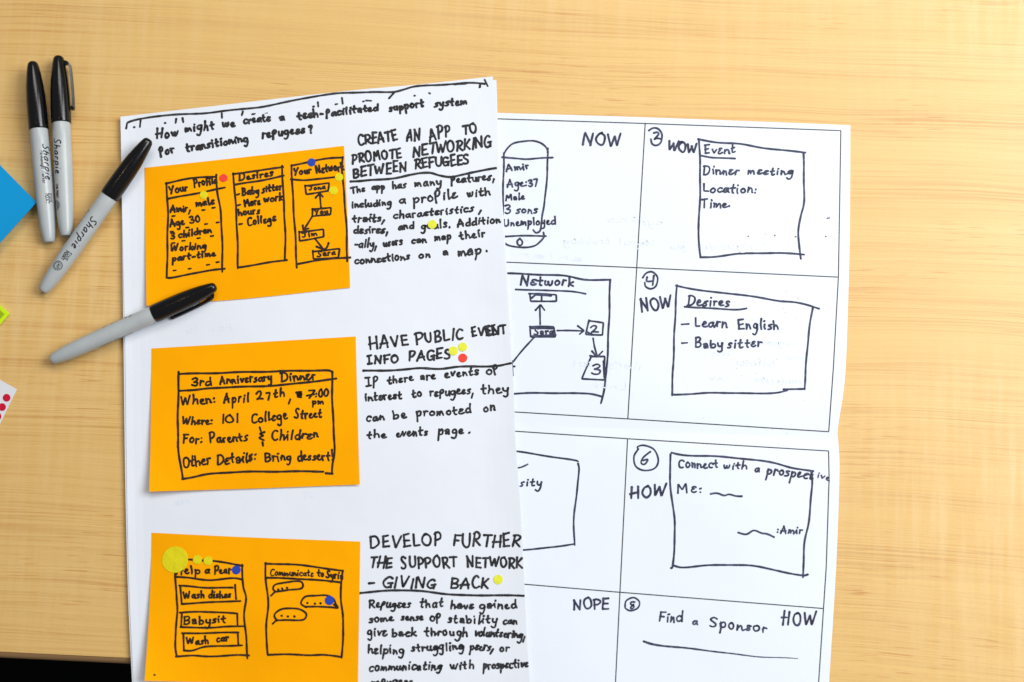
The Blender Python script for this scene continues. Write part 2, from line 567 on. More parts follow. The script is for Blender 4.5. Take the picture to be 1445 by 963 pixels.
def z_D(u, v):
    # landscape print, once folded across the middle and lying on its crease
    line = 598 + (u - 720) * 0.048
    d = abs(v - line)
    ridge = 0.0024 * (1 - math.exp(-d / 46.0)) * math.exp(-d / 230.0)
    k = min(1.0, max(0.0, (u - 690) / 260.0))
    return base_h(u, v) + 0.0003 + ridge * (0.25 + 0.75 * k)


def z_stack(u, v):
    e = lerp_x(EDGE_R, v)
    c = max(0.0, 1 - (e - u) / 55.0)
    l = max(0.0, 1 - (u - lerp_x(EDGE_L, v)) / 30.0)
    return base_h(u, v) + 0.0016 + 0.0013 * min(1.2, c) ** 2 * (0.5 + 0.5 * min(1, max(0, (v - 120) / 400))) \
        + 0.0010 * min(1.2, l) ** 2


def lerp_x(E, v):
    if v <= E[0][1]:
        return E[0][0]
    for a, b in zip(E, E[1:]):
        if v <= b[1]:
            return a[0] + (b[0] - a[0]) * (v - a[1]) / (b[1] - a[1])
    return E[-1][0]


EDGE_R = [(699.5, 121), (703.5, 237), (709, 305), (713.5, 375), (719.5, 474), (724.5, 552), (726.5, 620), (734, 720), (739.5, 825), (745, 925), (750, 990)]
EDGE_L = [(170.4, 184), (172.5, 300), (174.6, 400), (177, 520), (178.5, 640), (180.5, 760), (183.5, 860), (188.6, 963), (190, 990)]


def z_C(u, v): return z_stack(u, v) + 0.0000
def z_B(u, v): return z_stack(u, v) + 0.0003
def z_A(u, v): return z_stack(u, v) + 0.0006


# ------------------------------------------------------------------ floor and table
V = [(-3, -3, -0.74), (3, -3, -0.74), (3, 3, -0.74), (-3, 3, -0.74)]
mf = mat('dark_carpet', (0.004, 0.004, 0.0045), 0.95, 0.05)
kk = NT(mf)
kk.bump(kk.noise(kk.mapping((1, 1, 1)), 300, 3), 0.6, 0.004)
fl = mesh_obj('floor', V, [(0, 1, 2, 3)], mf)
fl['kind'] = 'structure'

a, b = P(0, 929, 0), P(188, 938, 0)
ang = math.atan2(b[1] - a[1], b[0] - a[0])
table = thing('table', 'pale maple laminate table with its dark front edge showing at lower left', 'table', (a[0], a[1], -0.74), None, (0, 0, ang))
# profile of the slab across the front edge (local y, z) ; the top is at z = 0.74
r_, th = 0.0045, 0.028
prof = [(0.9, 0.0)]
for k in range(0, 7):
    t = math.pi / 2 * k / 6
    prof.append((r_ - r_ * math.sin(t) + 0.0, -r_ + r_ * math.cos(t)))
x0, x1 = -0.55, 1.25
V, F = [], []
top_prof = prof[:3]
for x in (x0, x1):
    for y, z in prof[:1] + prof[1:2]:
        V.append((x, y, 0.74 + z))
me_v = [(x0, 0.9, 0.74), (x1, 0.9, 0.74), (x1, r_, 0.74), (x0, r_, 0.74), (x0, 0.9, 0.712), (x1, 0.9, 0.712), (x1, r_, 0.712), (x0, r_, 0.712)]
mesh_obj('tabletop', me_v, [(0, 3, 2, 1), (4, 5, 6, 7), (0, 1, 5, 4), (3, 7, 6, 2), (1, 2, 6, 5), (0, 4, 7, 3)], M_WOOD, table)
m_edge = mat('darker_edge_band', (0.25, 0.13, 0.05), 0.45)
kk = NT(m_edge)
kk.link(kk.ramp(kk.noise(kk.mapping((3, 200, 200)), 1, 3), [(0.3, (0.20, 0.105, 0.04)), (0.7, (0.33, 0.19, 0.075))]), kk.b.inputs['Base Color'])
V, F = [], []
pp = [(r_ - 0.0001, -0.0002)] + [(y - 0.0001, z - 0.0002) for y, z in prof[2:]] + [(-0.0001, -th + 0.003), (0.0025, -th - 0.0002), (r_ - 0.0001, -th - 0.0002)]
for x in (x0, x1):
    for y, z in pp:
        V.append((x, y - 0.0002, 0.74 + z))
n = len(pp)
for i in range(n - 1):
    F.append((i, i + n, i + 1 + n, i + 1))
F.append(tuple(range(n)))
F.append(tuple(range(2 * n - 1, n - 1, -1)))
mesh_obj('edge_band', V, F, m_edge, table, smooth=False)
m_leg = mat('black_metal_leg', (0.01, 0.01, 0.01), 0.4)
for lx, ly in ((x0 + 0.08, 0.08), (x1 - 0.08, 0.08), (x0 + 0.08, 0.82), (x1 - 0.08, 0.82)):
    V, F = [], []
    for zz in (0.001, 0.711):
        for q in range(12):
            t = 2 * math.pi * q / 12
            V.append((lx + 0.022 * math.cos(t), ly + 0.022 * math.sin(t), zz))
    F = [(q, (q + 1) % 12, 12 + (q + 1) % 12, 12 + q) for q in range(12)] + [tuple(range(11, -1, -1)), tuple(range(12, 24))]
    mesh_obj('leg', V, F, m_leg, table, smooth=False)


# ------------------------------------------------------------------ sheets of paper
def on(u, v, z=0.0):
    return P(u, v, z)


TH = 0.00012
oD = on(950, 560)
D = thing('paper_sheet', 'white printed sheet of numbered sketch boxes reading NOW, WOW, HOW, right of the note sheets', 'paper', oD)
patch('paper', [(560, 156), (575, 500), (582, 600), (590, 800), (596, 1000)],
      [(1200, 177), (1199.5, 300), (1198, 385), (1193, 526), (1184.5, 590), (1182, 610), (1183.2, 628), (1184.7, 668), (1180, 800), (1170, 963), (1168, 1000)],
      [(560, 156), (701, 159.5), (930, 166.5), (1200, 177)], [(596, 1000), (900, 1000), (1168, 1000)],
      z_D, TH, M_PAPER2, D, oD, 60, 150)

oS = on(450, 560)
C_ = thing('paper_sheet', 'white sheet at the bottom of the left stack, only its edges showing', 'paper', oS, 'white sheets stacked at left')
patch('paper', [(172, 190), (172.0, 300), (173.2, 400), (174.8, 520), (176.2, 640), (178.5, 760), (181.5, 860), (186.5, 963), (188, 990)],
      [(700.5, 113), (705, 237), (710.5, 305), (715, 375), (720.5, 474), (725, 552), (727.5, 620), (735, 720), (740, 825), (745, 925), (750, 990)],
      [(172, 190), (430, 148), (700.5, 113)], [(188, 990), (450, 990), (750, 990)], z_C, TH, M_PAPER, C_, oS, 30, 60)
B_ = thing('paper_sheet', 'white sheet peeking above the top sheet with a long wavy marker line along it', 'paper', oS, 'white sheets stacked at left')
patch('paper', [(170, 165), (172, 300), (175, 400), (178, 520), (179, 640), (181.5, 760), (185, 860), (190, 963), (192, 990)],
      [(695.5, 108), (698, 200), (703, 305), (708, 375), (714, 474), (719, 552), (722, 620), (729, 720), (734, 825), (740, 925), (744, 990)],
      [(170, 165), (300, 150), (480, 129.5), (600, 118.5), (695.5, 108)], [(192, 990), (450, 990), (744, 990)], z_B, TH, M_PAPER, B_, oS, 30, 60)
A_ = thing('paper_sheet', 'top white sheet of the left stack, handwritten headings and three orange notes on it', 'paper', oS, 'white sheets stacked at left')
patch('paper', EDGE_L, EDGE_R, [(170.4, 184), (300, 169.5), (480, 148.5), (600, 136.5), (699.5, 121)], [(190, 990), (450, 990), (750, 990)],
      z_A, TH, M_PAPER, A_, oS, 50, 70)

# ink on the second sheet: a long line and the tops of hidden letters
rA = reg(160, 100, 4.817)
rB = reg(440, 100, 4.817)
k = Ink(z_B, 3)
k.stroke(rA((85, 393), (90, 372), (100, 352), (190, 328), (330, 305), (600, 290), (900, 258), (1060, 238), (1280, 190), (1445, 165)) +
         rB((220, 150), (400, 147), (545, 145), (620, 128), (700, 108), (850, 98), (980, 88), (1080, 84), (1175, 90)), 2.7)
k.stroke(rB((560, 148), (525, 188)), 2.6)
k.stroke(rB((1145, 88), (1141, 122)), 3)
k.stroke(rB((1175, 62), (1200, 114)), 2.2)
k.stroke(rB((970, 92), (1050, 86)), 3)
k.build('wavy_line', M_INK, B_, oS)
k = Ink(z_B, 4)
for a, b in (((185, 338), (180, 384)), ((427, 328), (423, 356)), ((470, 323), (475, 350)), ((737, 290), (738, 320)), ((880, 278), (873, 303)),
             ((944, 297), (962, 293)), ((1028, 300), (1045, 289)), ((1390, 215), (1393, 243)), ((140, 385), (144, 384)), ((350, 356), (356, 355)), ((1358, 245), (1364, 243))):
    k.stroke(rA(a, b), 2.6)
for a, b in (((205, 185), (210, 224)), ((160, 229), (175, 226)), ((348, 210), (356, 208)), ((370, 203), (405, 205)), ((698, 170), (703, 170)), ((797, 152), (804, 155))):
    k.stroke(rB(a, b), 2.4)
k.build('letter_tops', M_INK, B_, oS, 'tops of letters hidden by the sheet above')['kind'] = 'stuff'


def lines(root, origin, zf, m, w, rows, seed=10, name='handwritten_line'):
    for n_, (lab, ws) in enumerate(rows):
        ink = Ink(zf, seed + n_)
        for t in ws:
            txt, x0_, y0_, x1_, y1_, h = t[:6]
            word(ink, txt, x0_, y0_, x1_, y1_, h, t[6] if len(t) > 6 else w)
        ink.build(name, m, root, origin, lab)


cap = lambda h: h / 1.7
r4 = reg(480, 230, 5.558)
r5 = reg(480, 440, 4.815)
r6 = reg(500, 740, 4.319)
lines(A_, oS, z_A, M_INK, 3.0, [
    ('black handwriting: How might we create a tech-facilitated support system', [
        ('How', 220, 196.5, 251, 191, 7.5), ('might', 261, 186.5, 302, 182, 6.8), ('we', 313.6, 180, 332, 178, 6.6), ('create', 344, 175, 381, 170.5, 6.0),
        ('a', 394.5, 170.5, 402.5, 169.5, 6.2), ('tech-', 420.5, 168.5, 457, 164, 6), ('%acilitated', 460, 164.5, 533.5, 156, 5.8),
        ('support', 549, 157, 598, 151, 6.3), ('system', 613, 151, 659, 147.5, 6.0)]),
    ('black handwriting: for transitioning refugees?', [
        ('%or', 225.5, 219, 246, 216, 7), ('transitioning', 263, 214, 350, 199.5, 6.6), ('re%ugees', 369.7, 195.5, 430, 187, 6.4), ('?', 436, 188, 442.5, 187, 7)]),
], 20)
lines(A_, oS, z_A, M_INK, 2.9, [
    ('black capitals: CREATE AN APP TO', [('CREATE', 506, 205, 561, 197, cap(12.5)), ('AN', 573, 198.5, 594, 197.5, cap(13.5)), ('APP', 606, 198.5, 637, 192, cap(14.5)), ('TO', 653, 189, 673.5, 187, cap(13))]),
    ('black capitals: PROMOTE NETWORKING', [('PROMOTE', 497, 231, 567, 222.5, cap(12.5)), ('NETWORKING', 583, 221.5, 694, 206, cap(13))]),
    ('black capitals: BETWEEN REFUGEES', [('BETWEEN', 499, 251, 574.5, 241, cap(12.5)), ('REFUGEES', 586, 238.5, 662, 231, cap(12.5))]),
    ('black capitals: HAVE PUBLIC EVENT', [('HAVE', 521.5, 492, 576.5, 488, cap(15)), ('PUBLIC', 587.5, 484.5, 654.5, 478.5, cap(13.5)), ('EVENT', 666, 475, 715.5, 470, cap(10.5)), ('EE', 689, 473, 701, 472, cap(12))]),
    ('black capitals: INFO PAGES', [('|NFO', 518.5, 514.5, 563, 511.5, cap(11)), ('PAGES', 576.5, 509.5, 636, 505.5, cap(12))]),
    ('black capitals: DEVELOP FURTHER', [('DEVELOP', 522, 772.5, 624.5, 770.5, cap(15.5)), ('FURTHER', 639, 771, 734, 771, cap(16))]),
    ('black capitals: THE SUPPORT NETWORK', [('THE', 521, 801, 553, 800.5, cap(13.5)), ('SUPPORT', 566, 802, 646, 800.5, cap(14)), ('NETWORK', 659, 801, 737, 801, cap(13))]),
    ('black capitals: - GIVING BACK', [('-', 519.5, 826, 530, 826, 6), ('GIVING', 539.5, 829, 615, 830, cap(13.5)), ('BACK', 636, 830, 689.5, 830, cap(13.5))]),
], 40)
lines(A_, oS, z_A, M_INK, 2.6, [
    ('black handwriting: The app has many features,', [('The', 496, 273.5, 515, 270, 5.0), ('app', 525, 268, 543, 267, 5.6), ('has', 554, 267, 572.5, 265, 5.8), ('many', 585, 264, 623, 261.5, 6.2), ('%eatures,', 636.5, 259, 698, 253.5, 5.8)]),
    ('black handwriting: including a profile with', [('including', 496.5, 294, 552, 289.5, 5.6), ('a', 563, 287, 573, 286.5, 6), ('pro%ile', 583.5, 286.5, 645.5, 279.5, 8.2), ('with', 659, 278, 692, 275, 6.4)]),
    ('black handwriting: traits, characteristics,', [('traits,', 497.5, 314.5, 543, 312, 5.8), ('characteristics', 555.5, 309, 668, 298.5, 6.0), (',', 675, 299, 680, 298, 5)]),
    ('black handwriting: desires, and goals. Addition', [('desires,', 499, 330, 548, 329, 5.8), ('and', 562, 325, 584, 322, 6), ('goals.', 594, 324, 636, 321, 6.4), ('Addition', 645.5, 320, 706, 314, 6.0)]),
    ('black handwriting: -ally, users can map their', [('-ally,', 499.5, 349, 532, 350, 6.4), ('users', 541, 348, 568, 345, 6), ('can', 581, 344, 601.5, 342.5, 5.8), ('map', 613.5, 340, 636.5, 338, 6), ('their', 649, 338, 685, 333.5, 6)]),
    ('black handwriting: connections on a map.', [('connections', 501, 373, 578, 366, 6.2), ('on', 591, 364.5, 607.5, 363, 6), ('a', 625, 360.5, 633, 359.5, 6.4), ('map', 646, 362, 679, 358.5, 8.6), ('.', 685, 355.5, 689, 355, 7)]),
    ('black handwriting: If there are events of', [('|%', 516.5, 545, 534.5, 543.5, 7.0), ('there', 547, 542, 583, 537.5, 6), ('are', 593, 536.5, 614, 534.5, 6.2), ('events', 628, 532.5, 675, 529.5, 6.6), ('o%', 687.5, 529, 704, 525.5, 6.4)]),
    ('black handwriting: interest to refugees, they', [('interest', 515.5, 566.5, 567, 562.5, 6.4), ('to', 582, 561, 595, 558.5, 6.4), ('re%ugees,', 606.5, 559.5, 669, 556, 6.4), ('they', 679.5, 556, 718, 553, 7)]),
    ('black handwriting: can be promoted on', [('can', 517, 596, 542.5, 593, 7), ('be', 555, 592.5, 573.5, 590.5, 7.2), ('promoted', 588, 588.5, 665, 583.5, 7.2), ('on', 682.5, 581, 699, 580, 7)]),
    ('black handwriting: the events page.', [('the', 518, 619, 545, 617.5, 6.4), ('events', 559, 617.5, 603.5, 614, 6.6), ('page', 618, 613.5, 653.5, 611.5, 7.6), ('.', 660, 611, 664, 611, 7)]),
    ('black handwriting: Refugees that have gained', [('Re%ugees', 521, 858, 579, 857, 6.6), ('that', 592, 857, 625, 857, 7), ('have', 636, 859, 668.5, 859, 6.8), ('gained', 677, 859, 729, 858.5, 7)]),
    ('black handwriting: some sense of stability can', [('some', 521, 878.5, 555, 876, 6.4), ('sense', 566, 875.5, 597, 875.5, 6), ('o%', 607.5, 876.5, 621.5, 875.5, 6.6), ('stability', 631.5, 879.5, 701.5, 880, 6.8), ('can', 710, 881, 729.5, 881, 6)]),
    ('black handwriting: give back through volunteering,', [('give', 519, 897.5, 546, 896.5, 7), ('back', 553, 898.5, 587, 897.5, 6.6), ('through', 599.5, 897.5, 660, 897.5, 7), ('volunteering,', 669, 897.5, 741, 901, 6.6)]),
    ('black handwriting: helping struggling peers, or', [('helping', 519.5, 922, 569.5, 923, 7), ('struggling', 580.5, 919.5, 654, 917, 7), ('peers,', 663, 917, 696, 918.5, 6.8), ('or', 705, 919.5, 718, 919.5, 6.6)]),
    ('black handwriting: communicating with prospective', [('communicating', 521, 947, 623, 945, 7), ('with', 636, 945, 669, 944, 7), ('prospective', 682, 945, 745, 941.5, 6.8)]),
    ('black handwriting: refugees', [('re%ugees', 524, 968, 582, 966, 6.8)]),
], 60)
for st in (r4((80, 147), (160, 145), (250, 135), (430, 120), (560, 95), (640, 80), (710, 78), (780, 98), (870, 113), (950, 97), (1050, 72), (1150, 52), (1222, 42)),
           r5((158, 403), (300, 400), (450, 393), (550, 385), (680, 388), (820, 375), (1050, 370), (1130, 358), (1160, 352)),
           r6((30, 420), (100, 415), (240, 402), (400, 408), (560, 425), (720, 435), (880, 432), (1030, 438))):
    k = Ink(z_A, len(st))
    k.stroke(st, 3.0)
    k.build('heading_underline', M_INK, A_, oS)

# ------------------------------------------------------------------ orange notes
def note(label, L, R, T, B, lift, seed):
    cx = (L[0][0] + R[0][0]) / 2
    cy = (L[0][1] + L[-1][1]) / 2
    o = on(cx, cy)

    def zf(u, v):
        s = (u - L[0][0]) / (R[0][0] - L[0][0])
        t = (v - L[0][1]) / (L[-1][1] - L[0][1])
        s, t = min(1.05, max(-0.05, s)), min(1.05, max(-0.05, t))
        c = max(0.0, 1 - s / 0.35) ** 2 * max(0, t - 0.15) ** 1.3
        e = max(0.0, (t - 0.75) / 0.25) ** 2 * 0.25
        f = max(0.0, (s - 0.8) / 0.2) ** 2 * t * 0.15
        return z_A(u, v) + 0.00025 + lift * (c + e + f)
    root = thing('sticky_note', label, 'sticky note', o, 'orange sticky notes on the top sheet')
    patch('paper', L, R, T, B, zf, TH, M_NOTE, root, o, 26, 20)
    return root, o, zf


def draw(root, o, zf, m, w, name, strokes, label=None, lin=False, seed=1):
    k_ = Ink(zf, seed + len(strokes))
    for s in strokes:
        k_.stroke(s, w, lin)
    p_ = k_.build(name, m, root, o, label)
    if name in ('pen_dashes', 'pen_specks'):
        p_['kind'] = 'stuff'


N1, o1, z1 = note('topmost orange note with Your Profile, Desires and Your Network drawn as three phone screens',
                  [(204, 237), (205, 330), (206.7, 432)], [(485.5, 206), (490, 300), (494, 406)], [(204, 237), (340, 222.5), (485.5, 206)], [(206.7, 432), (350, 421.5), (494, 406)], 0.0035, 1)
q = reg(200, 200, 4.013)
draw(N1, o1, z1, M_BROWN, 2.7, 'drawn_frame', [
    q((138, 238), (215, 218), (290, 207), (420, 199)), q((422, 190), (430, 300), (447, 400), (455, 550), (457, 740)),
    q((140, 768), (170, 770), (300, 747), (400, 726), (470, 720)), q((140, 236), (148, 400), (145, 600), (143, 768)), q((148, 325), (250, 305), (350, 285), (472, 262))])
draw(N1, o1, z1, M_BROWN, 2.7, 'drawn_frame', [
    q((518, 184), (600, 172), (700, 160), (800, 144)), q((795, 140), (802, 300), (812, 500), (812, 670)),
    q((545, 712), (650, 698), (750, 680), (820, 670)), q((518, 182), (528, 300), (540, 500), (545, 718)), q((528, 245), (650, 225), (740, 207), (805, 194))])
draw(N1, o1, z1, M_BROWN, 2.7, 'drawn_frame', [
    q((850, 136), (960, 112), (1060, 96), (1138, 90)), q((1138, 90), (1136, 180), (1150, 350), (1160, 500), (1163, 680)),
    q((878, 693), (980, 676), (1090, 662), (1180, 655)), q((848, 136), (858, 350), (868, 500), (878, 715)), q((845, 215), (920, 220), (1020, 208), (1140, 198))])
lines(N1, o1, z1, M_BROWN, 2.6, [
    ('handwriting: Your Profile', [('Your', 240, 274, 265, 269, 6), ('Profile', 274, 264.5, 306, 259, 6.4)]),
    ('handwriting: Amir, male', [('Amir,', 240, 300.5, 269, 298, 5.6), ('male', 277, 291.5, 302.5, 288, 5.6)]),
    ('handwriting: Age 30', [('Age', 240, 320, 260, 317, 5.8), ('30', 268.5, 315, 282, 314, 5.6)]),
    ('handwriting: 3 children', [('3', 241, 338, 247, 337, 5), ('children', 252, 336, 298.5, 328.5, 5.8)]),
    ('handwriting: Working', [('Working', 241, 355.5, 291, 350.5, 5.6)]),
    ('handwriting: part-time', [('part-time', 243, 369.5, 304, 361, 5.2)]),
    ('handwriting: Desires', [('Desires', 337, 255, 385.5, 248.5, 5.6)]),
    ('handwriting: - Baby sitter', [('-', 334.5, 278, 339, 277, 5), ('Baby', 341.5, 276, 365.5, 273.5, 5.6), ('sitter', 370, 272, 398, 267.5, 5.8)]),
    ('handwriting: - More work', [('-', 335, 293, 341, 292, 5), ('More', 345.5, 292, 367.5, 288.5, 5.8), ('work', 372.5, 286, 399, 283, 5.8)]),
    ('handwriting: hours', [('hours', 336.5, 304.5, 366.5, 301, 5.2)]),
    ('handwriting: - College', [('-', 337, 319.5, 343, 319, 5), ('College', 349, 319, 389, 312, 6.2)]),
    ('handwriting: Your Network', [('Your', 415, 248, 439, 244.5, 6), ('Network', 446.5, 245, 486, 240, 6.8)]),
    ('handwriting: Jona', [('Jona', 436, 269, 459, 266.5, 3.6, 2.2)]),
    ('handwriting: You', [('You', 445, 303, 463, 301.5, 4.0, 2.4)]),
    ('handwriting: Jim', [('Jim', 426.5, 335.5, 448, 332.5, 4.0, 2.3)]),
    ('handwriting: Sara', [('Sara', 448, 362.5, 473, 359.5, 4.4, 2.3)]),
], 100)
dd = [(180, 422), (350, 388), (407, 375), (170, 510), (258, 487), (365, 467), (430, 458), (178, 575), (236, 562), (322, 547), (398, 535), (186, 730), (272, 720), (375, 698), (430, 683)]
draw(N1, o1, z1, M_BROWN, 2.2, 'pen_dashes', [q((a_ - 7, b_ + 1), (a_ + 8, b_ - 1)) for a_, b_ in dd])
for bx in (((925, 250), (1062, 236), (1058, 280), (930, 298), (925, 248)), ((965, 382), (1072, 375), (1070, 415), (965, 422), (967, 380)),
           ((892, 512), (1030, 498), (1032, 540), (893, 562), (892, 510)), ((970, 622), (1122, 608), (1115, 657), (972, 665), (970, 620))):
    draw(N1, o1, z1, M_BROWN, 2.5, 'drawn_box', [q(*bx)], lin=True)
draw(N1, o1, z1, M_BROWN, 2.5, 'drawn_arrow', [q((1015, 372), (1008, 295)), q((985, 318), (1008, 293), (1026, 313))], lin=True)
draw(N1, o1, z1, M_BROWN, 2.5, 'drawn_arrow', [q((965, 425), (918, 500)), q((912, 475), (915, 502), (945, 492))], lin=True)
draw(N1, o1, z1, M_BROWN, 2.5, 'drawn_arrow', [q((980, 548), (1030, 612)), q((1058, 575), (1047, 602), (1025, 614)), q((990, 595), (1030, 612))])

N2, o2, z2 = note('middle orange note announcing the 3rd Anniversary Dinner inside a drawn frame',
                  [(214, 492), (213, 560), (212, 640), (210.5, 694)], [(502, 475), (504.5, 580), (507.5, 684)], [(214, 492), (502, 475)], [(210.5, 694), (350, 690), (507.5, 684)], 0.006, 2)
q = reg(200, 460, 4.0125)
draw(N2, o2, z2, M_BROWN, 2.9, 'drawn_frame', [
    q((208, 273), (400, 268), (600, 262), (900, 255), (1045, 252), (1078, 262)), q((1078, 260), (1080, 450), (1088, 600), (1092, 700), (1080, 780), (1078, 838)),
    q((230, 866), (290, 858), (400, 837), (550, 828), (800, 825), (1030, 825)), q((1042, 835), (1082, 838)), q((210, 262), (205, 500), (205, 690)), q((205, 660), (210, 720), (222, 800), (232, 866)),
    q((208, 368), (300, 365), (400, 352), (600, 345), (800, 335), (950, 318), (1100, 300))])
lines(N2, o2, z2, M_BROWN, 2.6, [
    ('handwriting: 3rd Anniversary Dinner', [('3rd', 271, 545.5, 298.5, 543.5, 7), ('Anniversary', 310, 542.5, 384, 537, 6.8), ('Dinner', 397, 539.5, 445.5, 535.5, 7)]),
    ('handwriting: When: April 27th, 7:00', [('When:', 255.5, 571.5, 304.5, 569, 6.6), ('April', 315, 569.5, 351, 567, 7.2), ('2', 362, 564, 371, 563.5, 7), ('7', 376, 565, 384, 564, 6.0), ('th', 386, 561.5, 402, 560, 6.4), (',', 407, 565, 412, 565, 6), ('7', 434, 563, 443, 562.5, 6.6), (':00', 444, 561, 463.5, 560, 6.2)]),
    ('handwriting: pm', [('pm', 440.5, 571, 457, 570, 4.6, 2.4)]),
    ('handwriting: Where: 101 College Street', [('Where:', 257, 600, 300.5, 599, 6.2), ('1', 312.5, 597.5, 317.5, 597, 7), ('0', 318, 597, 331, 596.5, 6.8), ('1', 333, 597, 339, 596.5, 7), ('College', 354.5, 596.5, 405.5, 591, 7.4), ('Street', 415.5, 591, 453.5, 588.5, 7)]),
    ('handwriting: For: Parents', [('For:', 258, 626.5, 286, 624.5, 7.2), ('Parents', 297, 625, 349.5, 622, 7.4)]),
    ('handwriting: Children', [('Children', 383, 622, 449.5, 618, 8.0)]),
    ('handwriting: Other Details: Bring dessert!', [('Other', 258.5, 660.5, 296.5, 655.5, 8.2), ('Details:', 306, 655.5, 362, 650.5, 8.0), ('Bring', 374, 651, 411, 650, 7.2), ('dessert!', 420, 650.5, 470.5, 649, 7.2)]),
], 130)
draw(N2, o2, z2, M_BROWN, 2.6, 'ampersand', [q((668, 575), (676, 600)), q((695, 602), (668, 612), (690, 622), (664, 634), (692, 648)), q((684, 660), (687, 680))], 'ampersand between Parents and Children')
draw(N2, o2, z2, M_BROWN, 3.2, 'scribbled_out_mark', [q((876, 377), (906, 375), (878, 388), (908, 390), (880, 400), (902, 405))])
draw(N2, o2, z2, M_BROWN, 2.6, 'pen_stroke', [q((935, 396), (975, 388))])

N3, o3, z3 = note('lowest orange note with Help a Pear and Communicate to Syria screens',
                  [(214, 752), (213, 800), (209.7, 879), (204, 961)], [(508.5, 764.5), (507, 850), (505, 966)], [(214, 752), (350, 758.5), (508.5, 764.5)], [(204, 961), (350, 964), (505, 966)], 0.0075, 3)
q = reg(190, 740, 4.318)
draw(N3, o3, z3, M_BROWN, 2.7, 'drawn_frame', [
    q((270, 222), (325, 214), (420, 222), (475, 225), (560, 235), (657, 253)), q((655, 250), (662, 380), (678, 450), (668, 560), (680, 700), (688, 820)),
    q((252, 805), (350, 801), (450, 807), (600, 797), (698, 801)), q((246, 230), (248, 320), (255, 450), (262, 530), (250, 640), (248, 740), (258, 806)), q((250, 322), (340, 328), (460, 340), (600, 330), (657, 338))])
draw(N3, o3, z3, M_BROWN, 2.7, 'drawn_frame', [
    q((797, 240), (950, 245), (1100, 260), (1268, 285)), q((798, 238), (800, 350), (815, 500), (800, 640), (812, 797)), q((812, 795), (900, 793), (1050, 798), (1150, 795), (1262, 811)),
    q((1268, 285), (1255, 450), (1272, 590), (1262, 812)), q((800, 328), (950, 330), (1100, 340), (1250, 353))])
for bx in ([q((273, 375), (345, 378), (450, 388), (598, 387)), q((612, 370), (618, 455)), q((278, 375), (287, 485)), q((287, 485), (400, 480), (560, 470), (645, 468))],
           [q((276, 540), (380, 532), (500, 538), (615, 543)), q((625, 545), (627, 610)), q((288, 540), (283, 625)), q((280, 625), (440, 633), (560, 622), (665, 622))],
           [q((290, 665), (430, 663), (632, 660)), q((628, 660), (632, 735)), q((297, 668), (300, 768)), q((300, 768), (350, 770), (420, 750), (520, 742), (655, 738))]):
    draw(N3, o3, z3, M_BROWN, 2.6, 'drawn_box', bx)
lines(N3, o3, z3, M_BROWN, 2.5, [
    ('handwriting: Help a Pear', [('Help', 248, 810.5, 282.5, 810.5, 7), ('a', 288.5, 809.5, 295.5, 809.5, 5.6), ('Pear', 302.5, 810.5, 325.5, 809, 6.6)]),
    ('handwriting: Communicate to Syria', [('Communicate', 381, 812.5, 442, 813.5, 5.4, 1.9), ('to', 448, 814, 456.5, 814, 6, 2.3), ('Syria', 460, 815.5, 484, 817.5, 5.8)]),
    ('handwriting: Wash dishes', [('Wash', 259.5, 845.5, 288.5, 844, 5.6), ('dishes', 294, 844, 325.5, 843.5, 5.6)]),
    ('handwriting: Babysit', [('Babysit', 259.5, 881.5, 318.5, 879, 6.4)]),
    ('handwriting: Wash car', [('Wash', 264, 910, 294.5, 909, 6.0), ('car', 306, 906.5, 322.5, 904.5, 6)]),
], 160)
for lp, tl, ds in (
        (((858, 410), (845, 395), (848, 376), (870, 362), (960, 350), (1010, 350), (1027, 368), (1015, 393), (940, 399), (880, 408), (858, 411)), ((855, 412), (830, 437)), ((875, 397), (898, 392), (928, 388))),
        (((1045, 505), (1015, 485), (1020, 460), (1045, 438), (1110, 436), (1170, 435), (1212, 455), (1225, 485), (1238, 510), (1200, 505), (1120, 503), (1045, 505)), ((1215, 490), (1236, 508)), ((1052, 480), (1098, 484), (1132, 482))),
        (((868, 587), (852, 560), (860, 538), (890, 518), (930, 513), (1000, 518), (1042, 540), (1046, 562), (1022, 583), (930, 583), (868, 587)), ((866, 582), (840, 608)), ((895, 558), (933, 562), (973, 562)))):
    draw(N3, o3, z3, M_BROWN, 2.6, 'drawn_speech_bubble', [q(*lp), q(*tl)] + [q(d_) for d_ in ds])
draw(N3, o3, z3, M_BROWN, 2.6, 'pen_dot', [q((120, 918))])

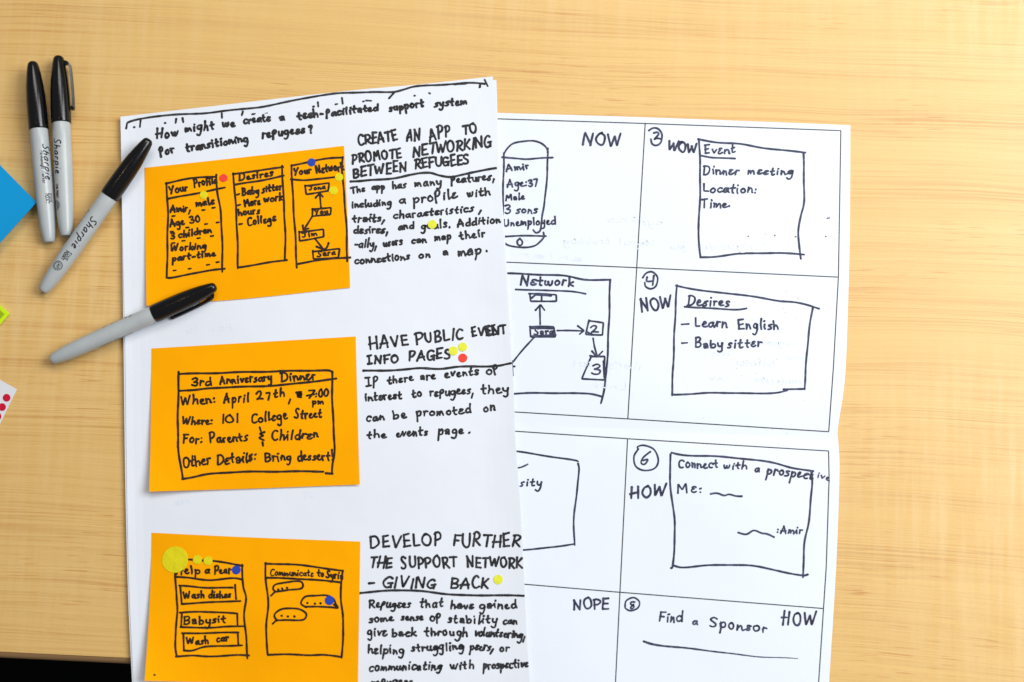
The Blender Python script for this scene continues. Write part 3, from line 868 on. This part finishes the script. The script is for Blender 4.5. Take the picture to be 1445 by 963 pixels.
# ------------------------------------------------------------------ print and writing on the right sheet
for a_, b_ in (((690, 167.6), (910.5, 174.5)), ((910.5, 174.5), (1186.6, 184.6)), ((690, 369.2), (899, 378)), ((899, 378), (1182.6, 391.3)),
               ((700, 580), (886, 591.4)), ((886, 591.4), (1169.5, 609.5)), ((700, 607), (885.5, 619.4)), ((885.5, 619.4), (1169.3, 636.7)),
               ((720, 823), (874, 836)), ((874, 836), (1162, 859)), ((910.5, 174.5), (886, 591.4)), ((1186.6, 184.6), (1183.2, 390)), ((1183.2, 390), (1176, 520)), ((1176, 520), (1169.5, 609.5)),
               ((885.6, 619.4), (868, 975)), ((1169.3, 636.7), (1170, 676)), ((1170, 676), (1166, 800)), ((1166, 800), (1154.5, 975))):
    k = Ink(z_D, 1)
    n_ = 40
    X = [(a_[0] + (b_[0] - a_[0]) * i / n_, a_[1] + (b_[1] - a_[1]) * i / n_) for i in range(n_ + 1)]
    d_ = math.hypot(b_[0] - a_[0], b_[1] - a_[1])
    nx_, ny_ = -(b_[1] - a_[1]) / d_ * 0.78, (b_[0] - a_[0]) / d_ * 0.78
    for x_, y_ in X:
        for s_ in (1, -1):
            u_, v_ = x_ + s_ * nx_, y_ + s_ * ny_
            k.V.append(P(u_, v_, z_D(u_, v_) + 0.00008))
    k.F = [(2 * i, 2 * i + 1, 2 * i + 3, 2 * i + 2) for i in range(n_)]
    k.build('printed_line', M_PRINT, D, oD)

q = reg(690, 150, 4.0125)
draw(D, oD, z_D, M_NAVY, 2.5, 'drawn_phone', [
    q((85, 270), (110, 235), (150, 207), (235, 195), (290, 208), (325, 235), (335, 262)), q((333, 240), (332, 262)), q((75, 288), (140, 295), (215, 302), (300, 293), (360, 290)),
    q((85, 265), (82, 400), (80, 520), (77, 625)), q((335, 260), (328, 400), (315, 550), (300, 620), (295, 670), (290, 705), (268, 718), (252, 702)),
    q((70, 738), (200, 735), (322, 735)), q((70, 760), (85, 772), (120, 790), (200, 800), (260, 792), (295, 765), (312, 740), (308, 715)),
    q((175, 750), (160, 765), (165, 785), (182, 788), (190, 770), (178, 752))])
q = reg(900, 150, 4.013)
circ = 'circled_number'
draw(D, oD, z_D, M_NAVY, 2.6, circ, [q((62, 138), (85, 125), (115, 130), (138, 160), (132, 205), (105, 222), (80, 212), (73, 185)),
                                     q((92, 152), (112, 148), (118, 160), (96, 184), (92, 190), (110, 182), (130, 186))], 'circled 2')
draw(D, oD, z_D, M_NAVY, 2.7, 'drawn_frame', [
    q((342, 188), (450, 205), (580, 215), (700, 235), (840, 252), (948, 263)), q((347, 186), (354, 400), (349, 600), (343, 740), (357, 857)),
    q((357, 856), (440, 852), (600, 835), (780, 832), (940, 840)), q((938, 262), (942, 520), (925, 620), (908, 730), (925, 865))])
draw(D, oD, z_D, M_NAVY, 2.4, 'heading_underline', [q((363, 280), (430, 292), (552, 298))])
draw(D, oD, z_D, M_NAVY, 1.5, 'pen_specks', [q((1072, 635), (1086, 633)), q((625, 737), (627, 738)), q((776, 731), (777, 735)), q((892, 740), (897, 740)), q((1064, 738))])
q = reg(700, 370, 3.854)
draw(D, oD, z_D, M_NAVY, 2.7, 'drawn_frame', [q((30, 61), (200, 67), (370, 75), (480, 95), (622, 98)), q((620, 98), (615, 300), (603, 560), (590, 680), (570, 768)), q((60, 718), (250, 712), (450, 715), (520, 718), (577, 731))])
draw(D, oD, z_D, M_NAVY, 2.4, 'heading_underline', [q((107, 148), (250, 155), (400, 158), (488, 174))])
draw(D, oD, z_D, M_NAVY, 2.5, 'drawn_box', [q((178, 172), (328, 178), (328, 212), (190, 215), (185, 175)), q((248, 178), (248, 212)), q((195, 195), (215, 178), (300, 184))], lin=True)
draw(D, oD, z_D, M_NAVY, 2.5, 'drawn_box', [q((182, 352), (315, 352), (322, 405), (190, 408), (185, 350)), q((195, 360), (310, 362)), q((200, 402), (326, 398))], lin=True)
draw(D, oD, z_D, M_NAVY, 2.5, 'drawn_box', [q((507, 320), (585, 332), (580, 397), (486, 393), (507, 318)), q((492, 380), (520, 392))], lin=True)
draw(D, oD, z_D, M_NAVY, 2.5, 'drawn_box', [q((515, 515), (592, 515), (590, 640), (468, 637), (515, 515)), q((585, 540), (588, 625))], lin=True)
draw(D, oD, z_D, M_NAVY, 2.4, 'drawn_arrow', [q((240, 338), (238, 235)), q((215, 262), (242, 232), (264, 262))], lin=True)
draw(D, oD, z_D, M_NAVY, 2.4, 'drawn_arrow', [q((332, 373), (478, 375)), q((445, 348), (478, 373), (455, 392))], lin=True)
draw(D, oD, z_D, M_NAVY, 2.4, 'drawn_arrow', [q((528, 415), (535, 460), (550, 512)), q((512, 510), (550, 516), (580, 485)), q((522, 485), (545, 512))], lin=True)
draw(D, oD, z_D, M_NAVY, 2.4, 'drawn_arrow', [q((205, 410), (90, 545)), q((85, 538), (88, 575), (92, 618)), q((85, 568), (102, 568))], lin=True)
draw(D, oD, z_D, M_NAVY, 2.5, circ, [q((797, 85), (815, 62), (850, 55), (880, 85), (870, 130), (840, 145), (812, 132), (808, 110)), q((822, 83), (820, 105), (855, 103)), q((858, 75), (852, 126))], 'circled 4')
q = reg(880, 370, 3.852)
draw(D, oD, z_D, M_NAVY, 2.6, 'drawn_frame', [
    q((287, 128), (440, 158), (640, 178), (820, 208), (940, 220), (1062, 254)), q((290, 128), (280, 300), (272, 500), (263, 725)),
    q((275, 720), (380, 718), (500, 710), (700, 715), (830, 710), (890, 698)), q((870, 692), (985, 690)), q((1028, 250), (1005, 400), (992, 560), (983, 690))])
draw(D, oD, z_D, M_NAVY, 2.5, 'heading_underline', [q((332, 242), (430, 250), (600, 258), (668, 252))])
q = reg(720, 590, 3.85)
draw(D, oD, z_D, M_NAVY, 2.5, 'drawn_frame', [q((15, 180), (35, 182), (200, 207), (345, 230), (370, 238)), q((368, 250), (374, 300), (352, 480), (345, 600), (350, 690)), q((40, 718), (150, 712), (345, 685))])
draw(D, oD, z_D, M_NAVY, 2.0, 'pen_stroke', [q((20, 274), (60, 268), (95, 252))])
draw(D, oD, z_D, M_NAVY, 2.4, circ, [q((695, 170), (690, 158), (725, 150), (780, 170), (803, 215), (798, 255), (770, 280), (720, 285), (682, 262), (672, 210), (692, 172)),
                                     q((760, 185), (725, 215), (712, 245), (732, 252), (748, 225), (722, 230))], 'circled 6')
q = reg(870, 590, 3.852)
draw(D, oD, z_D, M_NAVY, 2.7, 'drawn_frame', [
    q((300, 190), (380, 203), (600, 213), (830, 240), (960, 272), (1068, 291)), q((295, 198), (290, 330), (305, 470), (318, 600), (307, 795), (298, 815)),
    q((307, 800), (360, 812), (500, 802), (700, 800), (850, 825), (1000, 856), (1038, 853)), q((1060, 290), (1062, 380), (1045, 560), (1020, 700), (1015, 866))])
draw(D, oD, z_D, M_NAVY, 2.5, 'wavy_line', [q((512, 412), (545, 408), (585, 422), (610, 416), (650, 426), (682, 427))])
draw(D, oD, z_D, M_NAVY, 2.5, 'wavy_line', [q((662, 622), (705, 632), (745, 612), (790, 628), (820, 632), (857, 648))])
q = reg(730, 800, 3.01)
draw(D, oD, z_D, M_NAVY, 2.3, circ, [q((457, 168), (462, 145), (495, 132), (520, 150), (512, 175), (480, 186), (458, 175), (457, 160)), q((498, 150), (484, 150), (482, 160), (496, 166), (490, 178), (480, 176), (494, 160))], 'circled 8')
k = Ink(z_D, 5)
k.stroke(q((538, 318), (600, 333), (800, 355), (1000, 380), (1190, 390)), 3.0, taper=(1.0, 0.35))
k.build('underline', M_NAVY, D, oD, 'long line thinning to the right')
lines(D, oD, z_D, M_NAVY, 2.4, [
    ('handwriting: Amir', [('Amir', 714.5, 242, 747, 238.5, 5.6)]),
    ('handwriting: Age:37', [('Age:37', 715.5, 263.5, 760, 263.5, 5.8)]),
    ('handwriting: Male', [('Male', 713.5, 283, 740, 281.5, 5.2)]),
    ('handwriting: 3 sons', [('3', 713, 301.5, 721.5, 301.5, 6.2), ('sons', 728, 301, 758, 301, 6)]),
    ('handwriting: Unemployed', [('Unemployed', 711, 319.5, 784, 316.5, 6)]),
    ('capitals: NOW, beside the phone', [('NOW', 822, 205, 877.5, 207, cap(16.5), 2.9)]),
    ('capitals: WOW', [('WOW', 943, 213.5, 984, 216, cap(14), 2.9)]),
    ('handwriting: Event', [('Event', 994, 217.5, 1037.5, 216, 7)]),
    ('handwriting: Dinner meeting', [('Dinner', 992, 246.5, 1042.5, 246, 7), ('meeting', 1054.5, 246, 1119, 247, 6)]),
    ('handwriting: Location:', [('Location:', 992, 271, 1068, 273, 6.8)]),
    ('handwriting: Time.', [('Time.', 990, 293.5, 1031, 292.5, 6.4)]),
    ('handwriting: Network', [('Network', 733.5, 402, 809.5, 403.5, 7.6, 2.7)]),
    ('handwriting: Sara', [('Sara', 754, 472.5, 781, 471.5, 5)]),
    ('number 2', [('2', 833, 469, 845, 468.5, 6)]),
    ('number 3', [('3', 835, 528, 847, 528, 8.2)]),
    ('capitals: NOW, under the circled 4', [('NOW', 905, 439, 949, 435, cap(15.5), 2.9)]),
    ('handwriting: Desires', [('Desires', 969.5, 432, 1029, 432.5, 8, 2.6)]),
    ('handwriting: - Learn English', [('-', 960, 460, 973, 460, 5), ('Learn', 980, 461, 1026, 463, 7.6, 2.6), ('English', 1042, 464.5, 1099, 465, 7.6, 2.6)]),
    ('handwriting: - Baby sitter', [('-', 960, 487, 971.5, 487, 5), ('Baby', 981, 490.5, 1020, 490.5, 7.6, 2.6), ('sitter', 1026.5, 491, 1075, 490, 7.4, 2.6)]),
    ('handwriting: sity', [('sity', 733, 685.5, 764.5, 686.5, 6.6)]),
    ('capitals: HOW, under the circled 6', [('HOW', 889.5, 703, 939.5, 700.5, cap(16), 3.0)]),
    ('handwriting: Connect with a prospective', [('Connect', 957, 660, 1013, 660.5, 7), ('with', 1021, 661.5, 1054, 662, 6.2), ('a', 1064.5, 665.5, 1071.5, 666, 6), ('prospect', 1081.5, 669, 1147, 676.5, 8.2, 2.6), ('ive', 1153, 674, 1170, 679, 5.2, 2)]),
    ('handwriting: Me:', [('Me:', 954.5, 695, 991, 696, 8)]),
    ('handwriting: :Amir', [(':Amir', 1095.5, 752, 1132, 754, 6)]),
    ('capitals: NOPE', [('NOPE', 809, 860, 859, 860, cap(14), 2.7)]),
    ('handwriting: Find a Sponsor', [('Find', 929.5, 877, 962.5, 878, 8), ('a', 977, 881, 984.5, 881.5, 6), ('Sponsor', 1001.5, 884, 1081.5, 893, 8.2, 2.5)]),
    ('capitals: HOW, in the last box', [('#OW', 1101.5, 881.5, 1151.5, 883, cap(16), 2.8)]),
], 200)
# writing on the back showing through, mirrored
k = Ink(z_D, 9)
for t in (('sons', 858, 313, 916, 312, 6), ('trabbog', 796, 345, 862, 344, 6), ('loyal', 874, 347, 925, 346, 6), ('enlar', 736, 362, 822, 369, 5),
          ('eyr', 905, 317, 935, 317, 5), ('dlo', 905, 347, 920, 347, 5), ('nat sev', 946, 352, 966, 352, 5), ('language', 992, 351, 1083, 352, 6),
          ('sert', 808, 517, 836, 518, 6), ('ilary', 858, 515, 905, 524, 6), ('Lnut', 838, 546, 885, 550, 5),
          ('sanguare', 1075, 487, 1122, 488, 5), ('isec', 1005, 502, 1030, 502, 5), ('waser', 1110, 507, 1145, 509, 5), ('traterics', 1040, 515, 1095, 518, 6),
          ('serm', 1002, 537, 1022, 537, 5), ('ranterion', 1066, 540, 1132, 543, 6)):
    word(k, t[0], *t[1:6], 1.3, 1.6, True)
k.build('faint_writing', M_BLEED, D, oD, 'faint writing showing through from the back')['kind'] = 'stuff'
k = Ink(z_D, 12)
for _ in range(34):
    u_, v_ = rng.choice([(rng.uniform(1035, 1098), rng.uniform(505, 532)), (rng.uniform(1060, 1150), rng.uniform(410, 450)), (rng.uniform(960, 1165), rng.uniform(320, 360)), (rng.uniform(960, 1160), rng.uniform(560, 630))])
    k.stroke([(u_, v_), (u_ + rng.uniform(.2, .9), v_ + rng.uniform(-.3, .4))], rng.uniform(0.7, 1.3))
k.build('ink_specks', M_BLEED2, D, oD)['kind'] = 'stuff'
k = Ink(z_A, 14)
word(k, 'ss', 428, 703, 445, 703, 8, 1.4, 1.6, True)
word(k, 'ram', 246, 712, 268, 712, 7, 1.4, 1.6, True)
word(k, 'ten la', 262, 470, 330, 466, 6, 1.3, 1.6, True)
k.build('faint_writing', M_BLEED, A_, oS, 'faint writing showing through from the back')['kind'] = 'stuff'


# ------------------------------------------------------------------ round dot stickers
def dot(label, u, v, r, m, zf, big=False):
    c = P(u, v, zf(u, v))
    o = (c[0], c[1], c[2])
    R = r * 0.00052
    n_ = 40
    V, F = [], []
    for q_, (rr, zz) in enumerate(((R, 0.00008), (R * 0.985, 0.00034))):
        for i in range(n_):
            t = 2 * math.pi * i / n_
            x, y = math.cos(t) * rr, math.sin(t) * rr
            hh = zf(u + math.cos(t) * r, v - math.sin(t) * r) - c[2]
            V.append((x, y, hh + zz))
    F = [(i, (i + 1) % n_, n_ + (i + 1) % n_, n_ + i) for i in range(n_)]
    V.append((0, 0, 0.00034))
    F += [(n_ + i, n_ + (i + 1) % n_, 2 * n_) for i in range(n_)]
    ob = mesh_obj('dot_sticker', V, F, m)
    ob.location = o
    ob['label'] = label
    ob['category'] = 'dot sticker'
    ob['group'] = 'round voting dot stickers'


dot('red dot beside Your Profile on the topmost orange note', 315.4, 251.6, 5.8, M_RED, z1)
dot('blue dot on the frame above Your Network', 439.7, 229.4, 5.9, M_BLUE, z1)
dot('yellow dot on the line under Your Profile', 287.7, 275.5, 5.9, M_YELO, z1)
dot('yellow dot on the line under Your Network, at the frame edge', 478.6, 250.3, 6.0, M_YELO, z1)
dot('yellow dot right of the small Jona box', 470.6, 269, 6.2, M_YELO, z1)
dot('yellow dot covering part of the word goals', 610, 317, 6.4, M_YEL, z_A)
dot('yellow dot touching the end of INFO PAGES', 639.8, 495.5, 6.5, M_YEL, z_A)
dot('yellow dot directly above the red dot near INFO PAGES', 653, 490, 6.4, M_YEL, z_A)
dot('red dot right of the heading INFO PAGES', 653, 505.5, 6.3, M_RED, z_A)
dot('yellow dot right of the heading GIVING BACK', 703, 818, 6.5, M_YEL, z_A)
dot('large yellow dot covering the start of Help a Pear', 247, 790, 18, M_YELO, z3)
dot('small yellow dot next to the large yellow one, left of its twin', 278.7, 790, 6.2, M_YELO, z3)
dot('small yellow dot on the frame line, farther from the large yellow dot', 293.7, 791.5, 6.2, M_YELO, z3)
dot('blue dot after the words Help a Pear', 333.6, 804.5, 6.1, M_BLUE, z3)
dot('blue dot on the right-hand speech bubble of the lowest note', 465, 847.5, 6.4, M_BLUE, z3)


# ------------------------------------------------------------------ blue note pad, lime pad, sheet of red dots at the left edge
def pad(name, label, cat, pts, z0, h, m, layers, name_part='paper'):
    """pts: corners in photo coordinates; a stack of leaves, each a little off the one below"""
    cx, cy = sum(p[0] for p in pts) / len(pts), sum(p[1] for p in pts) / len(pts)
    o = P(cx, cy, z0)
    root = thing(name, label, cat, o)
    r = random.Random(len(label))
    for i in range(layers):
        za, zb = z0 + h * i / layers, z0 + h * (i + 0.94) / layers
        dx, dy, da = r.uniform(-.25, .25), r.uniform(-.25, .25), r.uniform(-0.002, 0.002)
        V = []
        for z in (za, zb):
            for x, y in pts:
                X, Y = x - cx, y - cy
                V.append(P(cx + X * math.cos(da) - Y * math.sin(da) + dx, cy + X * math.sin(da) + Y * math.cos(da) + dy, z))
        n_ = len(pts)
        F = [tuple(range(n_ - 1, -1, -1)), tuple(range(n_, 2 * n_))] + [(j, (j + 1) % n_, n_ + (j + 1) % n_, n_ + j) for j in range(n_)]
        # photo y runs down, so flip
        F = [tuple(reversed(f)) for f in F]
        mesh_obj('leaf', V, F, m, root, o)
    return root, o


mb = paper_material('blue_note_paper', (0.001, 0.30, 0.64), 0.93, 12, 0.2, 0.7)
pad('sticky_note_pad', 'bright blue sticky note pad poking in from the left edge beside the markers', 'note pad',
    [(51.5, 286), (-48, 396), (-158, 296), (-58, 174)], 0.0002, 0.009, mb, 12)
ml = paper_material('lime_note_paper', (0.58, 0.86, 0.004), 0.95, 30, 0.2, 0.6)
ml2 = paper_material('lime_flag_core', (0.33, 0.42, 0.01), 0.95, 30, 0.2, 0.6)
lr, lo = pad('sticky_flag_pad', 'lime green sticky flag pad, just its corner in view at the left edge', 'note pad',
             [(13, 443), (-32, 494), (-70, 460), (-26, 409)], 0.0002, 0.0025, ml, 5)
z_ = 0.0028
V = [P(u_, v_, z_) for u_, v_ in [(6.5, 443.5), (-32, 487), (-62, 460), (-24, 417)]] + [P(u_, v_, z_ - 0.0001) for u_, v_ in [(6.5, 443.5), (-32, 487), (-62, 460), (-24, 417)]]
mesh_obj('flag_print', V, [(3, 2, 1, 0), (4, 5, 6, 7), (0, 1, 5, 4), (1, 2, 6, 5), (2, 3, 7, 6), (3, 0, 4, 7)], ml2, lr, lo)

mw = paper_material('sticker_backing', (0.72, 0.73, 0.75), 0.97, 20, 0.2, 0.45)
sr, so = pad('sticker_sheet', 'white backing sheet with crimson dots in rows, cut by the left edge', 'sticker sheet',
             [(24.2, 549.5), (-22, 644), (-120, 590), (-74, 494)], 0.0002, 0.0002, mw, 1)
ex = np.array([-46.2, 94.5]) / 105.2
ey = np.array([-98.2, -55.5]) / 112.8
ok = 0
for i in range(6):
    for j in range(5):
        c = np.array([9.3, 561.6]) + ex * 14.6 * i + ey * 15.2 * j
        if j == 1 and i < 1:
            continue
        V, n_ = [], 28
        for zz, rr in ((0.00045, 5.5), (0.00058, 5.4)):
            for t in range(n_):
                V.append(P(c[0] + rr * math.cos(2 * math.pi * t / n_), c[1] - rr * math.sin(2 * math.pi * t / n_), zz))
        F = [(t, (t + 1) % n_, n_ + (t + 1) % n_, n_ + t) for t in range(n_)] + [tuple(range(n_, 2 * n_))]
        mesh_obj('dot', V, F, M_RED2, sr, so)

# ------------------------------------------------------------------ markers
m_barrel = mat('grey_plastic_barrel', (0.40, 0.43, 0.44), 0.33, 0.5)
kk = NT(m_barrel)
kk.link(kk.ramp(kk.noise(kk.mapping((1, 1, 1)), 60, 3), [(0.35, (0.41, 0.44, 0.445)), (0.7, (0.45, 0.48, 0.485))]), kk.b.inputs['Base Color'])
kk.bump(kk.noise(kk.mapping((1, 1, 1)), 700, 2), 0.06, 0.0003)
m_cap = mat('black_glossy_cap', (0.003, 0.003, 0.0035), 0.20, 0.38)
kk = NT(m_cap)
kk.link(kk.ramp(kk.noise(kk.mapping((1, 1, 1)), 240, 4), [(0.4, (0.17, 0.17, 0.17)), (0.75, (0.23, 0.23, 0.23))]), kk.b.inputs['Roughness'])
m_letter = mat('black_barrel_print', (0.014, 0.014, 0.017), 0.5)


def lathe(name, prof, m, seg=40):
    V, F = [], []
    for x, r in prof:
        for i in range(seg):
            t = 2 * math.pi * i / seg
            V.append((x, r * math.cos(t), r * math.sin(t)))
    for j in range(len(prof) - 1):
        for i in range(seg):
            a_ = j * seg + i
            b_ = j * seg + (i + 1) % seg
            F.append((a_, b_, b_ + seg, a_ + seg))
    F.append(tuple(range(seg - 1, -1, -1)))
    F.append(tuple((len(prof) - 1) * seg + i for i in range(seg)))
    me = bpy.data.meshes.new(name)
    me.from_pydata(V, [], F)
    me.materials.append(m)
    me.polygons.foreach_set('use_smooth', [len(p.vertices) == 4 for p in me.polygons])
    me.update()
    return me


# along x (mm): 0 = rim of the cap, barrel to +84, cap to -51
RB = [(-6, 5.0), (-0.5, 5.0), (-0.5, 6.05), (0.2, 6.25), (10, 6.4), (30, 6.45), (50, 6.3), (62, 6.0), (70, 5.6), (76, 5.0), (80, 4.3), (82.2, 3.75), (82.9, 3.3), (83.1, 2.9), (82.7, 2.6)]
RC = [(0.05, 5.5), (0.05, 6.6), (-0.5, 6.85), (-3, 6.95), (-12, 6.95), (-22, 6.75), (-32, 6.15), (-40, 5.2), (-45, 4.4), (-47.6, 3.85), (-48.8, 3.5), (-49.8, 2.8), (-50.4, 1.9), (-50.6, 0.8)]


def barrel_r(x):
    for a_, b_ in zip(RB[2:], RB[3:]):
        if x <= b_[0]:
            return a_[1] + (b_[1] - a_[1]) * (x - a_[0]) / (b_[0] - a_[0])
    return 3.0


me_barrel = lathe('barrel', [(x * MM, r * MM) for x, r in RB], m_barrel)
me_cap = lathe('cap', [(x * MM, r * MM) for x, r in RC], m_cap)
# clip: a tongue springing from the cap near its tip and running back along it (in the local +y direction)
cp = [(-46.5, 3.4), (-46.2, 5.6), (-45.0, 7.4), (-43.0, 8.6), (-40, 9.0), (-30, 9.6), (-18, 9.9), (-10.5, 9.9), (-9.3, 9.3), (-9.3, 7.6)]
cq = [(-43.5, 4.0), (-43.6, 5.6), (-42.8, 6.8), (-41.5, 7.3), (-39, 7.6), (-30, 8.3), (-18, 8.6), (-12.5, 8.4), (-11.7, 7.9), (-11.5, 7.4)]
V, F = [], []
for (xa, ya), (xb, yb) in zip(cp, cq):
    w_ = 1.9 if xa > -45 else 2.1
    V += [(xa * MM, ya * MM, -w_ * 0.7 * MM), (xa * MM, ya * MM, w_ * 0.7 * MM), (xb * MM, yb * MM, w_ * MM), (xb * MM, yb * MM, -w_ * MM)]
for j in range(len(cp) - 1):
    for i in range(4):
        a_, b_ = j * 4 + i, j * 4 + (i + 1) % 4
        F.append((a_, b_, b_ + 4, a_ + 4))
F += [(3, 2, 1, 0), tuple(len(V) - 4 + i for i in range(4))]
me_clip = bpy.data.meshes.new('clip')
me_clip.from_pydata(V, [], F)
me_clip.materials.append(m_cap)
me_clip.update()


def barrel_text(items, phi0, seed):
    """items: (text, x_start, x_end, angle of baseline, letter height mm (x-height), pen mm, slant); letters run from the cap to the end"""
    V, F = [], []
    ink = Ink(lambda u, v: 0, seed)
    segs = []

    class Rec:
        r = random.Random(seed)

        def stroke(s, q_, w, lin=False):
            segs.append((q_, w, lin))
    for t, xa, xb, ang, h, w, sl in items:
        if t == '@':
            n_ = 18
            segs.append(([(xa + (xb - xa) / 2 * (1 + math.cos(2 * math.pi * i / n_)), -math.radians(ang) * 6.3 - (xb - xa) / 2 * math.sin(2 * math.pi * i / n_)) for i in range(n_ + 1)], w, False))
            continue
        word(Rec(), t, xa, -math.radians(ang) * 6.3, xb, -math.radians(ang) * 6.3, h, w, 0.25, False, sl)
    for si, (q_, w, lin) in enumerate(segs):
        pts = q_ if lin or len(q_) < 3 else smooth_poly(q_, 4)
        A = np.array(pts, float)
        dx, dy = (np.gradient(A[:, 0]), np.gradient(A[:, 1])) if len(A) > 1 else (np.ones(1), np.zeros(1))
        l = np.hypot(dx, dy) + 1e-9
        b0 = len(V)
        for i in range(len(A)):
            for sg in (1, -1):
                x = A[i, 0] - sg * dy[i] / l[i] * w / 2
                s_ = A[i, 1] + sg * dx[i] / l[i] * w / 2
                a_ = s_ / 6.3 + phi0
                rr = barrel_r(x) + 0.07 + 0.006 * (si % 4)
                V.append((x * MM, rr * math.cos(a_) * MM, rr * math.sin(a_) * MM))
        for i in range(len(A) - 1):
            c_ = b0 + 2 * i
            F.append((c_, c_ + 1, c_ + 3, c_ + 2))
    return V, F


BRAND = ('Sharpie', 12, 38, 0, 3.1, 0.85, 0.35)
SMALL = ('Permanent Marker', 17, 41, -20, 1.45, 0.46, 0.0)
FP = [('FINE', 48.5, 55, 10, 1.25, 0.55, 0.0), ('POINT', 48.5, 56, -12, 1.25, 0.55, 0.0)]
SEAL = [('@', 58, 64.5, 0, 0, 0.5, 0), ('@', 58.9, 63.6, 0, 0, 0.3, 0), ('AP', 59.7, 62.9, -7, 1.1, 0.45, 0.0)]
EDGE = [('Non-Toxic', 12, 24, 150, 0.9, 0.3, 0.0), ('Permanent on most', 25, 42, 150, 0.9, 0.3, 0.0)]


def marker(label, tip, tail, rim, za, zb, clip_deg, items, phi_deg, seed):
    """tip and tail: photo points of the two ends; za, zb height of the axis there; phi 90 = facing up"""
    a_, b_ = Vector(P(*tip, za)), Vector(P(*tail, zb))
    d_ = (b_ - a_).normalized()
    length = (b_ - a_).length
    up = Vector((0, 0, 1))
    ly = up.cross(d_).normalized()
    lz = d_.cross(ly).normalized()
    M = Matrix((d_, ly, lz)).transposed()
    org = a_ + d_ * (length * 50.6 / 133.7)
    root = thing('marker_pen', label, 'marker', org, 'grey marker pens with black caps', M.to_euler())
    s_ = length / 0.1337
    root.scale = (s_, s_, s_)
    mesh_obj('barrel', None, None, None, root, me=me_barrel)
    c_ = mesh_obj('cap', None, None, None, root, me=me_cap)
    cl = mesh_obj('clip', None, None, None, c_, me=me_clip)
    cl.rotation_euler = (math.radians(clip_deg), 0, 0)
    V, F = barrel_text(items, math.radians(phi_deg), seed)
    mesh_obj('barrel_lettering', V, F, m_letter, root)
    print('marker', label[:20], 'length mm', round(length * 1000, 1))
    return root


# local +y: to the picture's right for a pen whose cap points up the picture
marker('leftmost grey marker with black cap, upright on the bare table, clip out of sight', (46, 87), (69.5, 342.5), None, 0.0115, 0.0055, -98,
       [BRAND, SMALL] + FP + SEAL[:0] + [('Fine', 13, 24, 110, 1.0, 0.3, 0)], 56, 1)
marker('upright grey marker with its black clip showing, second from the left', (82.5, 79), (93.5, 333.5), None, 0.0072, 0.0066, -2,
       [BRAND, ('FINE POINT', 46, 56, -2, 1.2, 0.5, 0)] + [(t[0], t[1], t[2], -10 + t[3] * 0.5, *t[4:]) for t in SEAL] +
       [('Sharpie', 12, 38, -78, 2.8, 0.75, 0.35), ('Permanent Marker', 17, 41, -98, 1.4, 0.45, 0)], 128, 2)
marker('slanted grey marker lying with its black cap on the corner of the white sheets', (211, 196.5), (60.5, 411), None, 0.0135, 0.0055, -95,
       [(BRAND[0], 18, 44, *BRAND[3:])] + FP + SEAL + [('Permanent Marker', 16, 44, -68, 1.3, 0.4, 0)], 84, 3)
marker('nearly level grey marker whose black cap lies on the topmost orange note', (305, 404), (72.5, 508), None, 0.0108, 0.0066, -40,
       [(BRAND[0], 13, 38, 0, 2.3, 0.55, 0.35), ('Permanent Marker', 20, 46, 160, 1.0, 0.34, 0)], 172, 4)
